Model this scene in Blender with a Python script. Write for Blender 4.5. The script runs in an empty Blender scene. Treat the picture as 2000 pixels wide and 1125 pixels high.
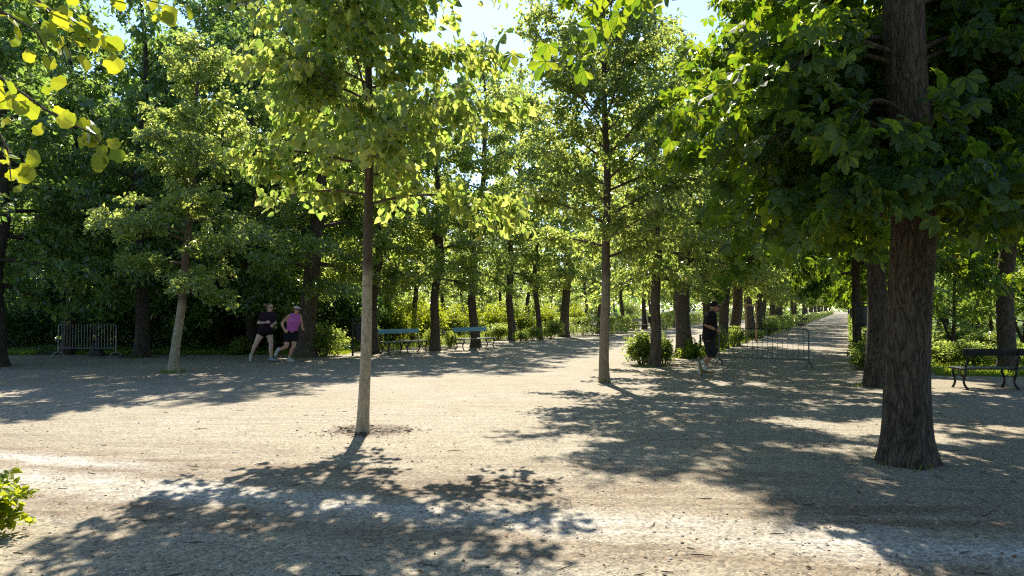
import bpy, bmesh, math, random
import numpy as np
from mathutils import Vector, Matrix, Quaternion
R = math.radians
SC = bpy.context.scene
COL = SC.collection
random.seed(7)

# ------------------------------------------------------------------ camera geometry
CAM_H = 1.55
FPX = 1480.0                                   # focal length in pixels of a 2000 px wide frame
PITCH = math.atan((603.0 - 562.5) / FPX)

def ray(px, py):
    x = (px - 1000.0) / FPX; z = -(py - 562.5) / FPX
    c, s = math.cos(PITCH), math.sin(PITCH)
    return Vector((x, c - z * s, s + z * c))

def at(px, py):
    """ground point seen at a pixel of the photograph"""
    d = ray(px, py); t = -CAM_H / d.z
    return Vector((d.x * t, d.y * t, 0.0))

def at_d(px, dist):
    return Vector(((px - 1000.0) / FPX * dist, dist, 0.0))

# ------------------------------------------------------------------ scene helpers
def tag(o, label=None, cat=None, group=None, kind=None):
    if label: o['label'] = label
    if cat: o['category'] = cat
    if group: o['group'] = group
    if kind: o['kind'] = kind
    return o

def empty(name, loc, rz=0.0, label=None, cat=None, group=None):
    o = bpy.data.objects.new(name, None); COL.objects.link(o)
    o.location = loc; o.rotation_euler = (0, 0, rz); o.empty_display_size = 0.2
    return tag(o, label, cat, group)

def link(name, me, parent=None):
    o = bpy.data.objects.new(name, me); COL.objects.link(o)
    if parent is not None: o.parent = parent
    return o

def dup(root, loc, rz=0.0, scale=(1, 1, 1), label=None, group=None, tilt=(0, 0)):
    r = root.copy(); COL.objects.link(r)
    r.location = loc; r.rotation_euler = (tilt[0], tilt[1], rz); r.scale = scale
    if label: r['label'] = label
    if group: r['group'] = group
    for ch in list(root.children):
        c = ch.copy(); COL.objects.link(c); c.parent = r
        for g in list(ch.children):
            d = g.copy(); COL.objects.link(d); d.parent = c
    return r

def mesh_np(name, V, counts, loops, mat, smooth=False):
    me = bpy.data.meshes.new(name)
    V = np.asarray(V, dtype=np.float32); counts = np.asarray(counts, dtype=np.int32); loops = np.asarray(loops, dtype=np.int32)
    me.vertices.add(len(V)); me.vertices.foreach_set('co', V.ravel())
    me.loops.add(len(loops)); me.loops.foreach_set('vertex_index', loops)
    me.polygons.add(len(counts))
    st = np.zeros(len(counts), dtype=np.int32); st[1:] = np.cumsum(counts)[:-1]
    me.polygons.foreach_set('loop_start', st); me.polygons.foreach_set('loop_total', counts)
    me.polygons.foreach_set('use_smooth', np.full(len(counts), smooth, dtype=bool))
    me.update(calc_edges=True); me.validate()
    if mat is not None: me.materials.append(mat)
    return me

class Geo:
    """collects tubes, boxes and lathes into one mesh"""
    def __init__(s): s.V = []; s.F = []; s.n = 0
    def add(s, V, F):
        s.V.append(np.asarray(V, dtype=np.float32).reshape(-1, 3)); s.F += [tuple(i + s.n for i in f) for f in F]; s.n += len(s.V[-1])
    def tube(s, P, rad, sides=8, caps=True, bump=None):
        P = np.asarray(P, dtype=float); m = len(P)
        rad = np.full(m, rad) if np.isscalar(rad) else np.asarray(rad, dtype=float)
        T = np.gradient(P, axis=0); T /= np.linalg.norm(T, axis=1)[:, None] + 1e-9
        ref = np.array([1.0, 0, 0]) if abs(T[:, 0]).mean() < 0.75 else np.array([0, 1.0, 0])
        U = np.cross(T, ref); U /= np.linalg.norm(U, axis=1)[:, None] + 1e-9
        W = np.cross(T, U)
        a = np.arange(sides) * 2 * np.pi / sides
        rr = np.repeat(rad[:, None], sides, 1)
        if bump is not None: rr = rr * bump(P[:, 2][:, None], a[None, :])
        V = P[:, None, :] + rr[:, :, None] * (np.cos(a)[None, :, None] * U[:, None, :] + np.sin(a)[None, :, None] * W[:, None, :])
        F = []
        for i in range(m - 1):
            for j in range(sides):
                k = (j + 1) % sides
                F.append((i * sides + j, i * sides + k, (i + 1) * sides + k, (i + 1) * sides + j))
        if caps:
            F.append(tuple(range(sides - 1, -1, -1))); F.append(tuple((m - 1) * sides + j for j in range(sides)))
        s.add(V, F); return s
    def box(s, c, size, rz=0.0, M=None, bev=0.0):
        x, y, z = [q / 2 for q in size]
        b = min(bev, x * .45, y * .45, z * .45)
        if b <= 0:
            V = [(-x, -y, -z), (x, -y, -z), (x, y, -z), (-x, y, -z), (-x, -y, z), (x, -y, z), (x, y, z), (-x, y, z)]
            F = [(0, 3, 2, 1), (4, 5, 6, 7), (0, 1, 5, 4), (1, 2, 6, 5), (2, 3, 7, 6), (3, 0, 4, 7)]
        else:
            bm = bmesh.new(); bmesh.ops.create_cube(bm, size=1.0)
            for v in bm.verts: v.co = Vector((v.co.x * 2 * x, v.co.y * 2 * y, v.co.z * 2 * z))
            bmesh.ops.bevel(bm, geom=list(bm.edges), offset=b, segments=2, affect='EDGES', profile=0.6)
            bm.verts.index_update()
            V = [tuple(v.co) for v in bm.verts]; F = [tuple(v.index for v in f.verts) for f in bm.faces]; bm.free()
        mat = Matrix.Translation(Vector(c)) @ (M if M is not None else Matrix.Rotation(rz, 4, 'Z'))
        s.add([tuple(mat @ Vector(v)) for v in V], F); return s
    def ball(s, c, rad, M=None, u=16, v=10):
        rad = (rad,) * 3 if np.isscalar(rad) else rad
        V = [(0, 0, 1)]; F = []
        for i in range(1, v):
            t = math.pi * i / v
            for j in range(u):
                p = 2 * math.pi * j / u; V.append((math.sin(t) * math.cos(p), math.sin(t) * math.sin(p), math.cos(t)))
        V.append((0, 0, -1)); L = len(V) - 1
        for j in range(u):
            k = (j + 1) % u; F.append((0, 1 + j, 1 + k)); F.append((L, 1 + (v - 2) * u + k, 1 + (v - 2) * u + j))
            for i in range(v - 2): F.append((1 + i * u + j, 1 + (i + 1) * u + j, 1 + (i + 1) * u + k, 1 + i * u + k))
        mat = Matrix.Translation(Vector(c)) @ (M if M is not None else Matrix.Identity(4)) @ Matrix.Diagonal((*rad, 1))
        s.add([tuple(mat @ Vector(q)) for q in V], F); return s
    def cone(s, a, ra, b, rb):
        """closed tapered capsule"""
        a = Vector(a); b = Vector(b)
        s.ball(a, ra); s.ball(b, rb)
        if (b - a).length > 1e-4: s.tube([a, b], [ra, rb], 16)
        return s
    def build(s, name, mat, parent=None, smooth=True):
        V = np.concatenate(s.V); counts = [len(f) for f in s.F]; loops = [i for f in s.F for i in f]
        me = mesh_np(name, V, counts, loops, mat, smooth)
        if smooth:
            try: me.set_sharp_from_angle(angle=R(45))
            except Exception: pass
        return link(name, me, parent)

# ------------------------------------------------------------------ materials
def new_mat(name):
    m = bpy.data.materials.new(name); m.use_nodes = True
    nt = m.node_tree; nt.nodes.clear()
    out = nt.nodes.new('ShaderNodeOutputMaterial')
    return m, nt, out

class NT:
    def __init__(s, nt): s.nt = nt
    def n(s, kind, **kw):
        nd = s.nt.nodes.new(kind)
        for k, v in kw.items():
            if k.startswith('i_'): nd.inputs[int(k[2:]) if k[2:].isdigit() else k[2:].replace('_', ' ')].default_value = v
            else: setattr(nd, k, v)
        return nd
    def l(s, a, b): s.nt.links.new(a, b)
    def val(s, x, sock):
        if isinstance(x, (int, float)): sock.default_value = x
        elif isinstance(x, tuple): sock.default_value = x if len(x) == len(sock.default_value) else (*x, 1.0)
        else: s.l(x, sock)
    def math(s, op, a, b=0.0, clamp=False):
        nd = s.n('ShaderNodeMath', operation=op, use_clamp=clamp); s.val(a, nd.inputs[0]); s.val(b, nd.inputs[1]); return nd.outputs[0]
    def mix(s, f, a, b, mode='MIX'):
        nd = s.n('ShaderNodeMix', data_type='RGBA', blend_type=mode); s.val(f, nd.inputs[0]); s.val(a, nd.inputs[6]); s.val(b, nd.inputs[7]); return nd.outputs[2]
    def noise(s, vec, scale, detail=3.0, rough=0.55, dist=0.0):
        nd = s.n('ShaderNodeTexNoise'); nd.inputs['Scale'].default_value = scale; nd.inputs['Detail'].default_value = detail
        nd.inputs['Roughness'].default_value = rough; nd.inputs['Distortion'].default_value = dist
        if vec is not None: s.l(vec, nd.inputs['Vector'])
        return nd.outputs[0]
    def ramp(s, f, stops):
        nd = s.n('ShaderNodeValToRGB'); e = nd.color_ramp.elements
        while len(e) < len(stops): e.new(0.5)
        for i, (p, c) in enumerate(stops):
            e[i].position = p; e[i].color = (*c, 1.0) if isinstance(c, tuple) else (c, c, c, 1.0)
        s.l(f, nd.inputs[0]); return nd.outputs[0]
    def mapping(s, vec, scale=(1, 1, 1), loc=(0, 0, 0), rot=(0, 0, 0)):
        nd = s.n('ShaderNodeMapping'); nd.inputs['Scale'].default_value = scale; nd.inputs['Location'].default_value = loc; nd.inputs['Rotation'].default_value = rot
        s.l(vec, nd.inputs['Vector']); return nd.outputs[0]
    def bump(s, h, strength=0.5, dist=0.01):
        nd = s.n('ShaderNodeBump'); nd.inputs['Strength'].default_value = strength; nd.inputs['Distance'].default_value = dist
        s.l(h, nd.inputs['Height']); return nd.outputs[0]
    def principled(s, base, rough=0.6, metal=0.0, spec=0.5, normal=None):
        nd = s.n('ShaderNodeBsdfPrincipled'); s.val(base, nd.inputs['Base Color']); s.val(rough, nd.inputs['Roughness'])
        nd.inputs['Metallic'].default_value = metal; nd.inputs['Specular IOR Level'].default_value = spec
        if normal is not None: s.l(normal, nd.inputs['Normal'])
        return nd.outputs[0]

def leaf_mat(name, c1, c2, c3, t1, t2, tf=0.45, rough=0.42, spec=0.5):
    """leaf: glossy diffuse face plus light let through; hue differs from leaf to leaf"""
    m, nt, out = new_mat(name); b = NT(nt)
    g = b.n('ShaderNodeNewGeometry'); oi = b.n('ShaderNodeObjectInfo')
    r = g.outputs['Random Per Island']
    col = b.ramp(r, [(0.0, c1), (0.55, c2), (0.9, c2), (1.0, c3)])
    tr = b.ramp(r, [(0.0, t1), (1.0, t2)])
    k = b.math('ADD', b.math('MULTIPLY', oi.outputs['Random'], 0.3), 0.85)
    hs = b.n('ShaderNodeHueSaturation'); b.l(col, hs.inputs['Color']); b.l(k, hs.inputs['Value'])
    p = b.principled(hs.outputs[0], rough, 0.0, spec)
    t = b.n('ShaderNodeBsdfTranslucent'); b.l(tr, t.inputs['Color'])
    mx = b.n('ShaderNodeMixShader'); mx.inputs[0].default_value = tf
    b.l(p, mx.inputs[1]); b.l(t.outputs[0], mx.inputs[2]); b.l(mx.outputs[0], out.inputs['Surface'])
    return m

def bark_mat(name, c_dark, c_mid, c_light, sx=9.0, sz=1.5, bump=0.8, wash=None, moss=0.0):
    """ridged bark; wash = (height, colour) paints the lower stem"""
    m, nt, out = new_mat(name); b = NT(nt)
    tc = b.n('ShaderNodeTexCoord'); oi = b.n('ShaderNodeObjectInfo')
    wob = b.n('ShaderNodeTexNoise'); wob.inputs['Scale'].default_value = 2.2; wob.inputs['Detail'].default_value = 3.0; b.l(tc.outputs['Object'], wob.inputs['Vector'])
    wv = b.n('ShaderNodeVectorMath', operation='MULTIPLY_ADD'); b.l(wob.outputs['Color'], wv.inputs[0]); wv.inputs[1].default_value = (.10, .10, .25); b.l(tc.outputs['Object'], wv.inputs[2])
    v = b.mapping(wv.outputs[0], (sx, sx, sz))
    n1 = b.noise(v, 2.4, 2.0, 0.5); n2 = b.noise(v, 5.5, 4.0, 0.6); fine = b.noise(b.mapping(tc.outputs['Object'], (sx * 3, sx * 3, sz * 6)), 3.0, 4.0, 0.7)
    r1 = b.ramp(b.math('ABSOLUTE', b.math('SUBTRACT', n1, 0.5)), [(0.0, 0.0), (0.07, 0.8), (0.2, 1.0)])
    r2 = b.ramp(b.math('ABSOLUTE', b.math('SUBTRACT', n2, 0.5)), [(0.0, 0.0), (0.06, 0.7), (0.2, 1.0)])
    h = b.math('ADD', b.math('ADD', b.math('MULTIPLY', r1, 0.42), b.math('MULTIPLY', r2, 0.28)), b.math('MULTIPLY', fine, 0.35))
    col = b.ramp(h, [(0.15, c_dark), (0.62, c_mid), (1.0, c_light)])
    patch = b.noise(tc.outputs['Object'], 1.7, 3.0)
    col = b.mix(b.math('MULTIPLY', b.ramp(patch, [(0.45, 0.0), (0.7, 1.0)]), moss), col, (0.085, 0.095, 0.035))
    if wash:
        sp = b.n('ShaderNodeSeparateXYZ'); b.l(tc.outputs['Object'], sp.inputs[0])
        edge = b.math('ADD', sp.outputs[2], b.math('MULTIPLY', b.math('SUBTRACT', b.noise(tc.outputs['Object'], 9.0, 3.0), 0.5), 0.22))
        f = b.ramp(b.math('DIVIDE', edge, wash[0]), [(0.90, 1.0), (1.03, 0.0)])
        wcol = b.mix(b.ramp(b.noise(b.mapping(tc.outputs['Object'], (14, 14, 5)), 2.0, 5.0, 0.7), [(0.35, 0.0), (0.62, 1.0)]), wash[1], tuple(q * 0.55 for q in wash[1]))
        ring = b.ramp(b.noise(b.mapping(tc.outputs['Object'], (1.0, 1.0, 9.0)), 1.6, 2.0), [(0.60, 0.0), (0.66, 1.0)])
        wcol = b.mix(b.math('MULTIPLY', ring, 0.35), wcol, (0.12, 0.095, 0.06))
        col = b.mix(f, col, wcol)
    p = b.principled(col, 0.9, 0.0, 0.25, b.bump(h, bump, 0.02))
    b.l(p, out.inputs['Surface'])
    return m

def plain_mat(name, col, rough=0.6, metal=0.0, spec=0.5, var=0.25, scale=14.0, bump=0.1):
    m, nt, out = new_mat(name); b = NT(nt)
    tc = b.n('ShaderNodeTexCoord')
    n = b.noise(tc.outputs['Object'], scale, 4.0)
    c = b.mix(n, tuple(q * (1 - var) for q in col), tuple(min(1, q * (1 + var)) for q in col))
    rr = b.math('ADD', b.math('MULTIPLY', n, 0.25), rough - 0.12, True)
    b.l(b.principled(c, rr, metal, spec, b.bump(n, bump, 0.01)), out.inputs['Surface'])
    return m

def gravel_mat():
    m, nt, out = new_mat('gravel'); b = NT(nt)
    tc = b.n('ShaderNodeTexCoord'); P = tc.outputs['Object']
    sp = b.n('ShaderNodeSeparateXYZ'); b.l(P, sp.inputs[0]); X, Y = sp.outputs[0], sp.outputs[1]
    big = b.noise(P, 0.35, 4.0, 0.6); mid = b.noise(P, 1.6, 5.0, 0.65); grain = b.noise(P, 48.0, 3.0, 0.7)
    vo = b.n('ShaderNodeTexVoronoi'); vo.inputs['Scale'].default_value = 42.0; b.l(P, vo.inputs['Vector'])
    vb = b.n('ShaderNodeTexVoronoi'); vb.inputs['Scale'].default_value = 16.0; b.l(P, vb.inputs['Vector'])
    sand = b.mix(b.ramp(big, [(0.35, 0.0), (0.65, 1.0)]), (0.252, 0.210, 0.138), (0.274, 0.241, 0.180))
    soil = (0.134, 0.093, 0.055)
    # rutted band of earth and the pale stony wheel tracks along it
    s = b.math('ADD', b.math('ADD', Y, b.math('MULTIPLY', X, 0.27)), b.math('MULTIPLY', b.math('SUBTRACT', mid, 0.5), 0.9))
    def band(c, hw, soft):
        d = b.math('ABSOLUTE', b.math('SUBTRACT', s, c))
        return b.math('SUBTRACT', 1.0, b.math('DIVIDE', b.math('SUBTRACT', d, hw), soft, True), True)
    streak = b.noise(b.mapping(P, (0.5, 3.2, 1.0), rot=(0, 0, R(15))), 1.3, 5.0, 0.65)
    st = b.ramp(streak, [(0.38, 0.0), (0.6, 1.0)])
    soilm = b.math('MULTIPLY', b.math('MAXIMUM', band(6.55, 0.35, 0.5), b.math('MAXIMUM', band(5.05, 0.12, 0.35), b.math('MULTIPLY', band(7.6, 0.1, 0.4), 0.7))), b.math('ADD', b.math('MULTIPLY', st, 0.65), 0.3))
    lines = b.math('MULTIPLY', b.ramp(b.noise(b.mapping(P, (0.35, 7.0, 1.0), rot=(0, 0, R(15))), 1.2, 5.0, 0.7), [(0.48, 0.0), (0.64, 1.0)]), 0.50)
    patches = b.math('MULTIPLY', b.ramp(mid, [(0.50, 0.0), (0.68, 1.0)]), 0.42)
    earth = b.math('MULTIPLY', b.math('MULTIPLY', b.math('DIVIDE', b.math('SUBTRACT', X, 0.6), 1.8, True), b.math('DIVIDE', b.math('SUBTRACT', 7.4, Y), 1.4, True)), b.math('ADD', b.math('MULTIPLY', st, 0.5), 0.25))
    soilm = b.math('MAXIMUM', soilm, earth)
    col = b.mix(b.math('MAXIMUM', soilm, b.math('MAXIMUM', lines, patches)), sand, soil)
    palem = b.math('MULTIPLY', b.math('MULTIPLY', band(5.70, 0.10, 0.42), b.ramp(streak, [(0.36, 0.25), (0.58, 1.0)])), b.ramp(b.noise(P, 0.9, 4.0, 0.6), [(0.36, 0.30), (0.6, 0.95)]))
    lx = b.math('SUBTRACT', 1.0, b.math('DIVIDE', b.math('ADD', X, 4.3), 1.2, True), True)
    pale2 = b.math('MULTIPLY', b.math('MULTIPLY', band(6.55, 0.08, 0.25), lx), 0.8)
    col = b.mix(b.math('MAXIMUM', palem, pale2), col, (0.385, 0.36, 0.315))
    # loosened brown earth round the young lime
    dx = b.math('ADD', X, 1.78); dy = b.math('MULTIPLY', b.math('SUBTRACT', Y, 9.75), 1.05)
    rad = b.math('SQRT', b.math('ADD', b.math('MULTIPLY', dx, dx), b.math('MULTIPLY', dy, dy)))
    rad = b.math('ADD', rad, b.math('MULTIPLY', b.math('SUBTRACT', mid, 0.5), 0.5))
    ring = b.math('MULTIPLY', b.math('SUBTRACT', 1.0, b.math('DIVIDE', b.math('SUBTRACT', rad, 0.42), 0.16, True), True), 0.85)
    col = b.mix(ring, col, (0.10, 0.068, 0.042))
    # single stones
    stone = b.ramp(vo.outputs['Color'], [(0.0, 0.40), (0.45, 1.0), (1.0, 1.65)])
    far = b.math('DIVIDE', b.math('SUBTRACT', Y, 4.0), 16.0, True)
    col = b.mix(b.math('SUBTRACT', 1.0, b.math('MULTIPLY', far, 0.45)), col, b.mix(1.0, col, stone, 'MULTIPLY'))
    dark = b.math('MULTIPLY', b.ramp(vb.outputs['Color'], [(0.10, 1.0), (0.16, 0.0)]), b.ramp(vb.outputs['Distance'], [(0.25, 1.0), (0.4, 0.0)]))
    col = b.mix(b.math('MULTIPLY', dark, 0.7), col, (0.10, 0.085, 0.065))
    gr = b.ramp(grain, [(0.25, 0.62), (0.75, 1.38)])
    col = b.mix(1.0, col, gr, 'MULTIPLY')
    h = b.math('ADD', b.math('MULTIPLY', b.math('SUBTRACT', 1.0, vo.outputs['Distance']), 0.8), b.math('ADD', grain, b.math('ADD', b.math('MULTIPLY', mid, 2.0), b.math('ADD', b.math('MULTIPLY', streak, 3.0), b.math('MULTIPLY', b.noise(P, 6.5, 3.0, 0.5), 3.5)))))
    b.l(b.principled(col, 0.85, 0.0, 0.3, b.bump(h, 0.55, 0.012)), out.inputs['Surface'])
    return m

def soil_mat(name, c1, c2, scale=2.0):
    m, nt, out = new_mat(name); b = NT(nt)
    tc = b.n('ShaderNodeTexCoord'); P = tc.outputs['Object']
    a = b.noise(P, scale, 6.0, 0.7); g = b.noise(P, 30.0, 3.0, 0.7)
    col = b.mix(b.ramp(a, [(0.35, 0.0), (0.65, 1.0)]), c1, c2)
    col = b.mix(1.0, col, b.ramp(g, [(0.25, 0.6), (0.75, 1.35)]), 'MULTIPLY')
    b.l(b.principled(col, 0.95, 0.0, 0.2, b.bump(g, 0.6, 0.03)), out.inputs['Surface'])
    return m

M = {}
M['lime'] = leaf_mat('lime_leaves', (0.034, 0.082, 0.020), (0.062, 0.118, 0.030), (0.14, 0.15, 0.04), (0.30, 0.48, 0.05), (0.80, 0.84, 0.17), 0.50, 0.24, 0.8)
M['sapling'] = leaf_mat('young_tree_leaves', (0.042, 0.094, 0.026), (0.074, 0.130, 0.038), (0.14, 0.16, 0.05), (0.36, 0.52, 0.07), (0.78, 0.82, 0.19), 0.48, 0.22, 0.9)
M['avenue'] = leaf_mat('avenue_leaves', (0.040, 0.090, 0.024), (0.072, 0.128, 0.036), (0.14, 0.16, 0.05), (0.36, 0.54, 0.07), (0.80, 0.84, 0.18), 0.48, 0.22, 0.9)
M['wood'] = leaf_mat('woodland_leaves', (0.040, 0.092, 0.028), (0.066, 0.122, 0.038), (0.10, 0.14, 0.04), (0.24, 0.44, 0.06), (0.54, 0.68, 0.13), 0.42, 0.26, 0.8)
M['chestnut'] = leaf_mat('chestnut_leaves', (0.018, 0.050, 0.014), (0.030, 0.070, 0.018), (0.05, 0.09, 0.02), (0.22, 0.44, 0.015), (0.60, 0.72, 0.03), 0.34, 0.45, 0.35)
M['tulip'] = leaf_mat('broad_lobed_leaves', (0.05, 0.11, 0.015), (0.07, 0.13, 0.018), (0.12, 0.15, 0.02), (0.34, 0.46, 0.02), (0.74, 0.72, 0.03), 0.40, 0.42)
M['gold'] = leaf_mat('yellow_green_leaves', (0.085, 0.145, 0.012), (0.13, 0.18, 0.015), (0.2, 0.22, 0.02), (0.48, 0.62, 0.02), (0.74, 0.76, 0.04), 0.46, 0.5)
M['shrub'] = leaf_mat('shrub_leaves', (0.06, 0.115, 0.025), (0.095, 0.15, 0.035), (0.17, 0.19, 0.05), (0.44, 0.60, 0.07), (0.72, 0.80, 0.16), 0.46, 0.32, 0.7)
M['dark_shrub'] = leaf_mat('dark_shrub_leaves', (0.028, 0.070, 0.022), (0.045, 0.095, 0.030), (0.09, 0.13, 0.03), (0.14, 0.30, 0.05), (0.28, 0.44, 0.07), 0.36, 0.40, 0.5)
M['garden'] = leaf_mat('garden_leaves', (0.05, 0.11, 0.02), (0.085, 0.15, 0.025), (0.15, 0.17, 0.03), (0.36, 0.54, 0.05), (0.58, 0.66, 0.06), 0.4, 0.36, 0.5)
M['rust'] = leaf_mat('rusty_leaves', (0.16, 0.05, 0.015), (0.24, 0.08, 0.02), (0.3, 0.12, 0.03), (0.5, 0.16, 0.03), (0.6, 0.24, 0.05), 0.4, 0.6)
M['grass'] = leaf_mat('grass_blades', (0.08, 0.15, 0.015), (0.12, 0.20, 0.02), (0.2, 0.22, 0.05), (0.50, 0.66, 0.03), (0.62, 0.70, 0.05), 0.45, 0.5)
M['litter'] = leaf_mat('fallen_leaves', (0.10, 0.065, 0.03), (0.17, 0.115, 0.06), (0.24, 0.19, 0.09), (0.2, 0.13, 0.05), (0.28, 0.2, 0.08), 0.15, 0.8, 0.2)
M['bark'] = bark_mat('old_bark', (0.016, 0.013, 0.010), (0.082, 0.064, 0.050), (0.16, 0.128, 0.10), 7.0, 1.3, 1.0)
M['bark_row'] = bark_mat('avenue_bark', (0.024, 0.019, 0.016), (0.115, 0.090, 0.070), (0.19, 0.155, 0.125), 9.0, 1.2, 0.9, moss=0.25)
M['bark_wood'] = bark_mat('woodland_bark', (0.016, 0.013, 0.011), (0.055, 0.043, 0.036), (0.11, 0.088, 0.072), 8.0, 1.4, 0.8, moss=0.4)
M['bark_lime'] = bark_mat('limewashed_bark', (0.035, 0.025, 0.018), (0.105, 0.08, 0.058), (0.15, 0.12, 0.09), 16.0, 5.0, 0.35, (2.12, (0.47, 0.41, 0.31)))
M['bark_slim'] = bark_mat('pale_slim_bark', (0.05, 0.038, 0.026), (0.12, 0.09, 0.062), (0.18, 0.14, 0.10), 14.0, 3.0, 0.4, (2.35, (0.30, 0.245, 0.165)))
M['bark_left'] = bark_mat('pale_leaning_bark', (0.06, 0.042, 0.03), (0.14, 0.10, 0.07), (0.2, 0.15, 0.11), 14.0, 3.0, 0.4, (1.78, (0.42, 0.36, 0.26)))
M['twig'] = bark_mat('twig_bark', (0.035, 0.028, 0.02), (0.08, 0.06, 0.04), (0.12, 0.09, 0.06), 20.0, 4.0, 0.2)
M['gravel'] = gravel_mat()
M['floor'] = soil_mat('forest_floor', (0.035, 0.05, 0.018), (0.075, 0.055, 0.035), 1.2)
M['lawn'] = soil_mat('lawn_soil', (0.07, 0.12, 0.02), (0.10, 0.14, 0.03), 1.0)
M['steel'] = plain_mat('galvanised_steel', (0.22, 0.225, 0.23), 0.5, 0.7, 0.5, 0.3, 20.0, 0.1)
M['grey_steel'] = plain_mat('dull_grey_steel', (0.12, 0.12, 0.125), 0.5, 0.4, 0.5, 0.3, 20.0, 0.1)
M['iron'] = plain_mat('black_iron', (0.018, 0.018, 0.02), 0.45, 0.2, 0.5, 0.3, 30.0, 0.1)
M['blue'] = plain_mat('bench_sky_reflection_blue', (0.15, 0.34, 0.48), 0.3, 0.0, 0.6, 0.2, 12.0, 0.05)  # back board: blue sky reflected on dark paint, put into the base colour
M['seatwood'] = plain_mat('seat_sky_reflection_grey', (0.20, 0.21, 0.19), 0.4, 0.0, 0.6, 0.3, 12.0, 0.1)  # seat: bright grey of the reflected sky is painted in
M['blackwood'] = plain_mat('black_bench_paint', (0.014, 0.016, 0.016), 0.45, 0.0, 0.5, 0.3, 12.0, 0.08)
M['bin'] = plain_mat('dark_bin_metal', (0.022, 0.022, 0.026), 0.5, 0.1, 0.5, 0.3, 10.0, 0.05)
M['stake'] = plain_mat('bare_timber', (0.36, 0.24, 0.14), 0.8, 0.0, 0.3, 0.3, 16.0, 0.3)
M['rock'] = plain_mat('grey_stone', (0.062, 0.058, 0.052), 0.9, 0.0, 0.3, 0.4, 7.0, 0.6)

# ------------------------------------------------------------------ leaves
def T_quad():
    V = [(0, 0, 0), (.36, .45, .09), (0, 1, -.10), (-.36, .45, .09)]
    return np.array(V), [(0, 1, 2), (0, 2, 3)]

def T_heart():
    Rr = [(.20, -.07, .02), (.43, .08, .09), (.46, .36, .11), (.28, .70, .05)]
    V = [(0, .06, 0), (0, 1.06, -.12)] + Rr + [(-x, y, z) for x, y, z in Rr]
    return np.array(V), [(0, 2, 3, 4, 5, 1), (0, 1, 9, 8, 7, 6)]

def T_tulip():
    Rr = [(.22, -.04, .02), (.44, .12, .08), (.40, .34, .08), (.50, .56, .08), (.30, .82, .02)]
    V = [(0, .04, 0), (0, .86, -.10)] + Rr + [(-x, y, z) for x, y, z in Rr]
    return np.array(V), [(0, 2, 3, 4, 5, 6, 1), (0, 1, 11, 10, 9, 8, 7)]

def T_palm(n=7, detail=True):
    V, F = [], []
    angs = np.linspace(-112, 112, n) * (1 if n > 5 else .80)
    for a in angs:
        L = 1.0 - 0.42 * (abs(a) / 112) ** 1.6; c, s = math.cos(R(a)), math.sin(R(a)); o = len(V)
        if detail:
            pts = [(0, .02, 0), (.14, .40, .03), (.275, .68, .03), (.20, .90, -.07), (0, 1.04, -.20), (-.20, .90, -.07), (-.275, .68, .03), (-.14, .40, .03)]
            mid = [(0, .55, -.05)]
            F += [(o, o + 1, o + 2, o + 8), (o + 8, o + 2, o + 3, o + 4), (o, o + 8, o + 6, o + 7), (o + 8, o + 4, o + 5, o + 6)]
            pts = pts + mid
        else:
            pts = [(0, 0, 0), (.23, .66, .03), (0, 1.0, -.18), (-.23, .66, .03)]
            F += [(o, o + 1, o + 2), (o, o + 2, o + 3)]
        for x, y, z in pts:
            x, y, z = x * L, y * L, z * L
            V.append((x * c + y * s, y * c - x * s, z - 0.10 * y))
    return np.array(V), F

TEMPL = {'quad': T_quad(), 'heart': T_heart(), 'tulip': T_tulip(), 'palm': T_palm(5, True), 'palm_far': T_palm(5, False)}

def leaves_mesh(name, pos, tip, nor, size, templ, mat):
    tv, tf = TEMPL[templ]
    n = len(pos); k = len(tv)
    tip = tip / (np.linalg.norm(tip, axis=1)[:, None] + 1e-9)
    x = np.cross(tip, nor); x /= np.linalg.norm(x, axis=1)[:, None] + 1e-9
    z = np.cross(x, tip)
    V = pos[:, None, :] + size[:, None, None] * (tv[None, :, 0:1] * x[:, None, :] + tv[None, :, 1:2] * tip[:, None, :] + tv[None, :, 2:3] * z[:, None, :])
    fl = np.concatenate([np.array(f) for f in tf]); cnt = np.array([len(f) for f in tf])
    loops = (np.arange(n)[:, None] * k + fl[None, :]).ravel(); counts = np.tile(cnt, n)
    return mesh_np(name, V.reshape(-1, 3), counts, loops, mat, False)

def dirv(az, pitch):
    return np.array([math.cos(az) * math.cos(pitch), math.sin(az) * math.cos(pitch), math.sin(pitch)])

class Sprays:
    """leaf positions and directions gathered along twigs"""
    def __init__(s, rng): s.rng = rng; s.p = []; s.t = []; s.n = []
    def twig(s, a, d, L, n, droop, tipdown, nup, jit=0.05, t0=0.1):
        r = s.rng
        t = r.uniform(t0, 1.0, n)
        P = a[None, :] + d[None, :] * (t * L)[:, None]
        P[:, 2] -= droop * L * t * t
        P += r.normal(0, jit, (n, 3))
        o = np.array([d[0], d[1], 0.0])
        T = o[None, :] * 0.7 + r.normal(0, 0.55, (n, 3)); T[:, 2] -= tipdown
        N = r.normal(0, 1.0, (n, 3)); N /= np.linalg.norm(N, axis=1)[:, None]; N[:, 2] = np.abs(N[:, 2]) * .6 + nup
        s.p.append(P); s.t.append(T); s.n.append(N)
    def mesh(s, name, lo, hi, templ, mat, keep=None):
        p, t, n = np.concatenate(s.p), np.concatenate(s.t), np.concatenate(s.n)
        if keep is not None:
            q = keep(p); p, t, n = p[q], t[q], n[q]
        size = s.rng.uniform(lo, hi, len(p)) * s.rng.choice([1.0, 1.0, 1.0, 0.7], len(p))
        return leaves_mesh(name, p, t, n, size, templ, mat)

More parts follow.
